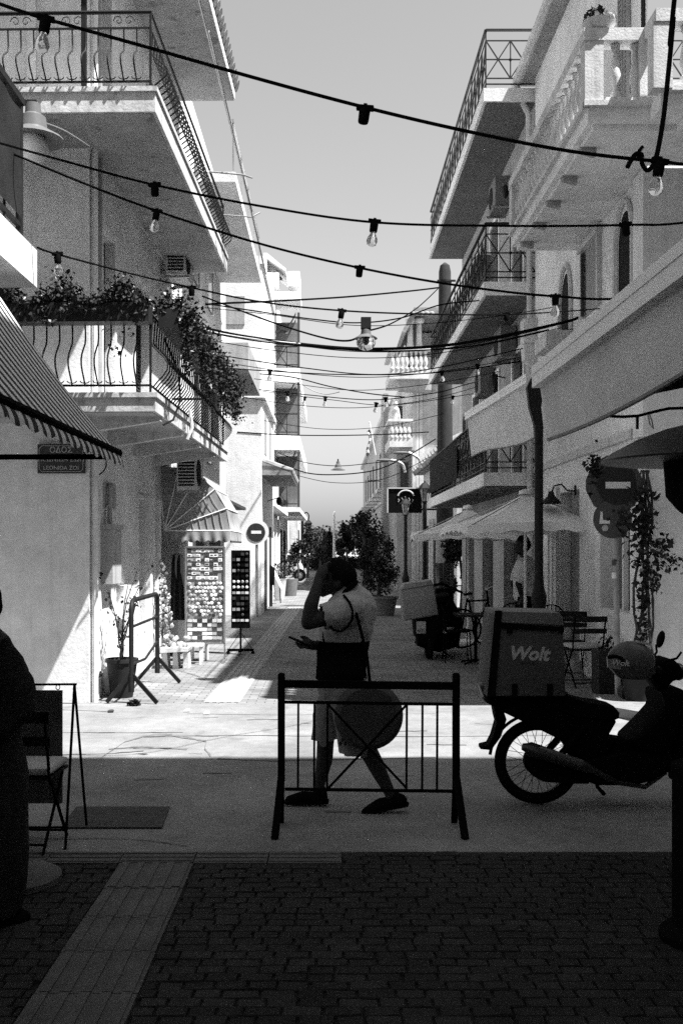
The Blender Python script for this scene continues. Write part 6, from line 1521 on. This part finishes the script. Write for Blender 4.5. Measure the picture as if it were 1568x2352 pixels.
# ================================================================ street furniture farther away
def lamp_post(label, px, py_top, Y_):
    x = X(px,Y_); zt = Z(py_top,Y_); t = thing('street_lamp', label, 'street lamp', (x,Y_,0), local=True)
    obj('base', MB().lathe([(.16,0),(.16,.1),(.12,.14),(.11,.65),(.13,.7),(.09,.8),(.065,.95)], 10), M['iron'], t)
    obj('shaft', MB().tube([(0,0,.9),(0,0,zt-.62)], .055, 8), M['iron'], t)
    l_ = obj('lantern', MB().lathe([(.06,-.62),(.075,-.58),(.08,-.56)], 6, (0,0,zt)), M['iron'], t)
    obj('glass', MB().lathe([(.075,-.56),(.135,-.22)], 6, (0,0,zt)), M['shutter_grey'], l_)
    for k in range(6): a = math.pi*k/3; obj('glazing_bar', MB().bar((.078*math.cos(a),.078*math.sin(a),zt-.56),(.14*math.cos(a),.14*math.sin(a),zt-.22),.014), M['iron'], l_, False)
    obj('roof', MB().lathe([(.19,-.22),(.18,-.20),(.10,-.10),(.07,-.07),(.03,-.05),(.015,0),(.0,.0)], 6, (0,0,zt)), M['iron'], l_)
    return t
lamp_post('black street lamp nearer the utility pole, taller of the two', 975, 1104, 28.0)
lamp_post('black street lamp in front of the dark hanging sign board', 931, 1142, 33.0)
Ysb = 34.5
bd_ = thing('shop_sign', 'dark rectangular shop sign with an arched pale emblem behind the street lamps', 'sign', P(930,1150,Ysb))
obj('board', MB().box(X(890,Ysb),X(968,Ysb),Ysb,Ysb+.08,Z(1178,Ysb),Z(1121,Ysb)), M['blackmatt'], bd_, False)
obj('frame', MB().bar(P(890,1121,Ysb-.02),P(968,1121,Ysb-.02),.04).bar(P(890,1121,Ysb-.02),P(890,1178,Ysb-.02),.04), M['letter'], bd_, False)
obj('emblem', MB().tube([P(932+19*math.cos(a),1143-17*math.sin(a),Ysb-.02) for a in [.25+i*.264 for i in range(11)]], .028, 5), M['letter'], bd_)
for k in range(5): obj('emblem', MB().tube([P(914+k*8,1140+abs(k-2)*3,Ysb-.02),P(917+k*8,1148,Ysb-.02),P(914+k*8,1155-abs(k-2),Ysb-.02)], .014, 4), M['letter'], bd_)
obj('bracket', MB().bar(P(968,1130,Ysb+.04),P(1010,1130,Ysb+.04),.06).bar(P(968,1170,Ysb+.04),P(1010,1170,Ysb+.04),.06), M['iron'], bd_, False)
# second no entry sign, left
Y2 = 25.0
s2 = thing('no_entry_sign', 'no entry sign on a grey post in front of the far left shops', 'road sign', (X(588,Y2),Y2,0))
obj('post', MB().tube([(X(589,Y2),Y2+.04,0),(X(589,Y2),Y2+.04,Z(1200,Y2))], .035, 8), M['steel'], s2)
obj('back_board', MB().lathe([(.31,0),(.31,.015)], 28, M=Matrix.Translation((X(588,Y2),Y2,Z(1222,Y2))) @ Matrix.Rotation(R(90),4,'X')), M['sign_white'], s2)
obj('disc', MB().lathe([(.225,0),(.225,.012)], 28, M=Matrix.Translation((X(588,Y2),Y2-.016,Z(1223,Y2))) @ Matrix.Rotation(R(90),4,'X')), M['sign_red'], s2)
obj('bar', MB().box(X(577,Y2),X(600,Y2),Y2-.034,Y2-.0285,Z(1226,Y2),Z(1219,Y2)), M['sign_white'], s2, False)
# parking meter, bins, pots and car far left
Y3 = 29.5
t = thing('parking_meter', 'dark box on a short post at the left edge of the street', 'meter', (X(620,Y3),Y3,0))
obj('post', MB().tube([(X(621,Y3),Y3,0),(X(621,Y3),Y3,.8)], .06, 8), M['iron'], t)
obj('head', MB().prism([(X(611,Y3),.62),(X(630,Y3),.62),(X(631,Y3),1.1),(X(622,Y3),1.2),(X(609,Y3),1.08)], Y3-.1, Y3+.1, 'xz', inset=.04), M['blackmatt'], t)
obj('flap', MB().box(X(606,Y3),X(613,Y3),Y3-.12,Y3-.02,.45,.75), M['blackmatt'], t, False)
t = thing('flower_urn', 'white urn with a leafy plant beside the far left shops', 'planter', (X(640,33),33,0))
obj('urn', MB().lathe([(.12,0),(.16,.1),(.22,.65),(.25,.7),(.2,.7),(0,.6)], 14, (X(642,33),33,0)), M['white_paint'], t)
obj('leaves', MB().leaves((X(640,33),33,.9),(.32,.3,.28),200,.10), M['leaf'], t)
t = thing('potted_shrub', 'dark bushy shrub in a pot next to the white urn', 'potted plant', (X(663,36),36,0))
obj('pot', MB().lathe([(.26,0),(.34,.6),(.28,.6),(0,.5)], 12, (X(663,36),36,0)), M['terracotta'], t)
obj('leaves', MB().leaves((X(662,36),36,1.1),(.32,.3,.5),260,.11), M['leaf_dark'], t)
t = thing('chalk_stand', 'pale slanting menu stand leaning by the far left shop', 'menu stand', (X(632,31),31,0))
obj('board', MB().bar(P(618,1290,31),P(648,1352,31),.08,.30,(0,1,0)), M['white_paint'], t, False)
obj('leg', MB().bar(P(640,1310,31.3),P(645,1400,31.3),.03), M['iron'], t, False)
Yq = 52.0
car = thing('parked_car', 'pale car parked at the far end of the street, half hidden', 'car', (X(680,Yq),Yq,0))
obj('body', MB().prism([(X(655,Yq),.3),(X(693,Yq),.3),(X(695,Yq),.62),(X(691,Yq),.85),(X(682,Yq),.98),(X(674,Yq),1.38),(X(655,Yq),1.42)], Yq, Yq+1.6, 'xz', inset=.08), M['white_paint'], car)
obj('window', MB().prism([(X(660,Yq),1.0),(X(679,Yq),.98),(X(673,Yq),1.32),(X(660,Yq),1.34)], Yq-.01, Yq+.05, 'xz'), M['window_glass'], car, False)
w = obj('wheel', MB().tube([(X(688,Yq)+.25*math.cos(a),Yq-.03,.31+.25*math.sin(a)) for a in [2*math.pi*i/24 for i in range(24)]], .07, 8, True), M['rubber'], car)
obj('rim', MB().lathe([(.2,0),(.05,.05)], 10, M=Matrix.Translation((X(688,Yq),Yq-.03,.31)) @ Matrix.Rotation(R(90),4,'X')), M['steel'], w)
fp = thing('flag_pole', 'slim white mast standing at the far end of the street', 'mast', (X(767,60),60,0))
obj('mast', MB().tube([(X(767,60),60,0),(X(767,60),60,Z(1174,60))], [.09,.05], 8), M['white_paint'], fp)
obj('arm', MB().bar(P(763,1223,60),P(776,1223,60),.08), M['white_paint'], fp, False)
fl = thing('flag', 'striped flag drooping from a staff on the villa balcony', 'flag', P(845,980,38.6))
obj('staff', MB().tube([P(848,968,38.6),P(862,1045,38.9)], .025, 6), M['white_paint'], fl)
obj('cloth', MB().grid(lambda u,v: tuple(P(848-6*v+4*math.sin(u*6)+3*u,985+60*u+6*v,38.6)+Vector((0,.12*math.sin(v*5+u*4),0))), 16, 6), stripe_mat('flag_cloth', .6, .12, .22, 2), fl)
def arm_lamp(label, pts, Y_):
    t = thing('street_light', label, 'street light', P(*pts[-1],Y_))
    obj('arm', MB().tube(spline([P(*p,Y_) for p in pts]), .05, 6), M['steel'], t)
    h_ = P(*pts[0],Y_); obj('head', MB().sphere(h_+Vector((-.25,0,.0)),(.30,.12,.06),12,7), M['lampgrey'], t)
arm_lamp('pale street light on an arm above the shop sign', [(898,1057),(912,1060),(925,1068),(930,1085)], 38.0)
arm_lamp('street light on a curved arm in front of the villa wall', [(938,1040),(950,1045),(962,1055),(966,1075)], 36.0)
arm_lamp('small far street light reaching out from the right houses', [(866,1104),(878,1107),(890,1112)], 56.0)
db = thing('double_street_lamp', 'ornate double armed street lamp at the far left end of the street', 'street lamp', (X(697,66),66,0))
obj('post', MB().tube([(X(694,66),66,0),(X(694,66),66,Z(1180,66))], .09, 8), M['iron'], db)
for s in (-1,1): obj('arm', MB().tube(spline([P(694,1200,66),P(694+s*4,1182,66),P(694+s*10,1177,66),P(694+s*15,1184,66),P(694+s*14,1195,66)]), .04, 6), M['iron'], db)
for s in (-1,1): obj('lantern', MB().lathe([(.05,-.5),(.22,.1),(.26,.14),(.03,.4)], 6, P(694+s*14,1207,66)), M['iron'], db)

# ================================================================ trees
def tree(name, label, x, y, h, crown, trunk_r, n, leaf, m='leaf_dark', blobs=14, seed=1, base=0.0, cat='tree', group=None):
    rt = random.Random(seed); t = thing(name, label, cat, (x,y,0), 0, group)
    top = h-crown[2]*.9
    pts = [(x,y,base),(x+.05,y,base+top*.5),(x-.04,y,top),(x,y,h-.3)]
    obj('trunk', MB().tube(pts, [trunk_r,trunk_r*.8,trunk_r*.6,trunk_r*.2], 8), M['bark'], t)
    mb = MB(); mp = MB()
    for b in range(blobs):
        while True:
            q = Vector((rt.uniform(-1,1),rt.uniform(-1,1),rt.uniform(-1,1)))
            if q.length < 1: break
        c = Vector((x+q.x*crown[0]*.8, y+q.y*crown[1]*.8, h-crown[2]+q.z*crown[2]*.85)); s = rt.uniform(.14,.36)
        obj('limb', MB().tube([(x,y,min(top,c.z)*.95),tuple(c)], [trunk_r*.35,trunk_r*.1], 5), M['bark'], t)
        (mb if b % 4 else mp).leaves(c,(crown[0]*s,crown[1]*s,crown[2]*s), n//blobs, leaf, rt)
    obj('crown', mb, M[m], t); obj('crown', mp, M['leaf'], t)
    return t
tree('potted_tree', 'dark bushy tree in a big pot in front of the far right shops', X(868,26), 26.0, Z(1213,26), (.62,.6,.95), .05, 3400, .07, blobs=46, seed=4, base=.3, cat='potted tree')
t = thing('plant_pot', 'large dark plant pot in front of the bushy street tree', 'pot', (X(884,25.6),25.6,0))
obj('pot', MB().lathe([(.22,0),(.30,.42),(.34,.43),(.34,.48),(.28,.48),(0,.4)], 16, (X(884,25.6),25.6,0)), M['terracotta'], t)
t = thing('plant_pot', 'dark plant pot partly behind the walking person', 'pot', (X(856,26.6),26.6,0))
obj('pot', MB().lathe([(.2,0),(.28,.42),(.32,.43),(.32,.48),(.26,.48),(0,.4)], 16, (X(852,26.6),26.6,0)), M['pot'], t)
tree('street_tree', 'tall dark street tree rising behind the potted one', X(838,46), 46.0, Z(1168,46), (1.0,1.0,1.25), .12, 3000, .13, blobs=44, seed=6)
tree('street_tree', 'small tree in the gap left of the tall dark street tree', X(795,52), 52.0, Z(1190,52), (.6,.6,1.0), .07, 1500, .15, seed=8)
tree('street_tree', 'rounded tree beside the white mast at the far end', X(785,66), 66.0, Z(1225,66), (.9,.9,.75), .12, 1600, .2, seed=9)
tree('street_tree', 'leafy tree under the double street lamp at the far left', X(706,58), 58.0, Z(1208,58), (.7,.7,.9), .08, 1000, .15, m='leaf', seed=10)
tree('street_tree', 'low tree at the far left end of the street', X(735,72), 72.0, Z(1222,72), (1.3,1.2,1.0), .12, 2400, .22, m='leaf', seed=11)
tree('street_tree', 'dark cypress shaped tree left of the white mast', X(752,64), 64.0, Z(1212,64), (.45,.45,1.2), .08, 1200, .18, seed=12)
tree('shrub', 'dark shrub against the far left shops', X(683,50), 50.0, Z(1240,50), (.55,.5,.8), .05, 900, .12, seed=13, cat='shrub')
tree('shrub', 'dark creeper bush between the utility pole and the parasols', X(1058,27), 27.0, Z(1175,27), (.55,.5,1.2), .05, 2200, .11, seed=14, cat='shrub')
hd = thing('hedge', 'low dark clipped hedge across the far end of the street', 'hedge', (X(760,70),70,0))
obj('foliage', MB().leaves((X(790,80),80,.5),(3.6,.6,.55),2600,.22).leaves((X(725,76),76,.55),(1.6,.6,.65),900,.22), M['leaf_dark'], hd)
vn = thing('parked_van', 'dark van parked behind the hedge at the far end', 'van', (X(735,90),90,0))
obj('body', MB().prism([(X(712,90),.4),(X(755,90),.4),(X(755,90),1.3),(X(748,90),2.1),(X(713,90),2.15)], 90, 91.9, 'xz', inset=.15), M['shutter'], vn)
obj('window', MB().prism([(X(736,90),1.3),(X(753,90),1.3),(X(747,90),1.95),(X(736,90),1.95)], 89.98, 90.05, 'xz'), M['window_glass'], vn, False)
obj('roof_stripe', MB().box(X(714,90),X(747,90),89.97,90.0,2.1,2.2), M['white_paint'], vn, False)
for px in (720,746): obj('wheel', MB().lathe([(.32,-.1),(.34,0),(.32,.1)], 16, M=Matrix.Translation((X(px,90),90,.34)) @ Matrix.Rotation(R(90),4,'X')), M['rubber'], vn)
for k,(x,y,rx,h_) in enumerate(((-9,150,16,5.5),(14,160,20,6.5),(40,170,24,7),(-40,165,26,7))):
    t = thing('tree_row', ['far line of trees left of the mast','far line of trees behind the mast','far line of trees at the right of the promenade','far line of trees at the left of the promenade'][k], 'trees', (x,y,0))
    t['kind'] = 'stuff'
    o = MB()
    for b in range(26): o.leaves((x+random.uniform(-rx,rx)*.6,y,random.uniform(.8,h_*.75)),(2.2,1.5,1.4),90,.6)
    obj('foliage', o, M['leaf'], t)
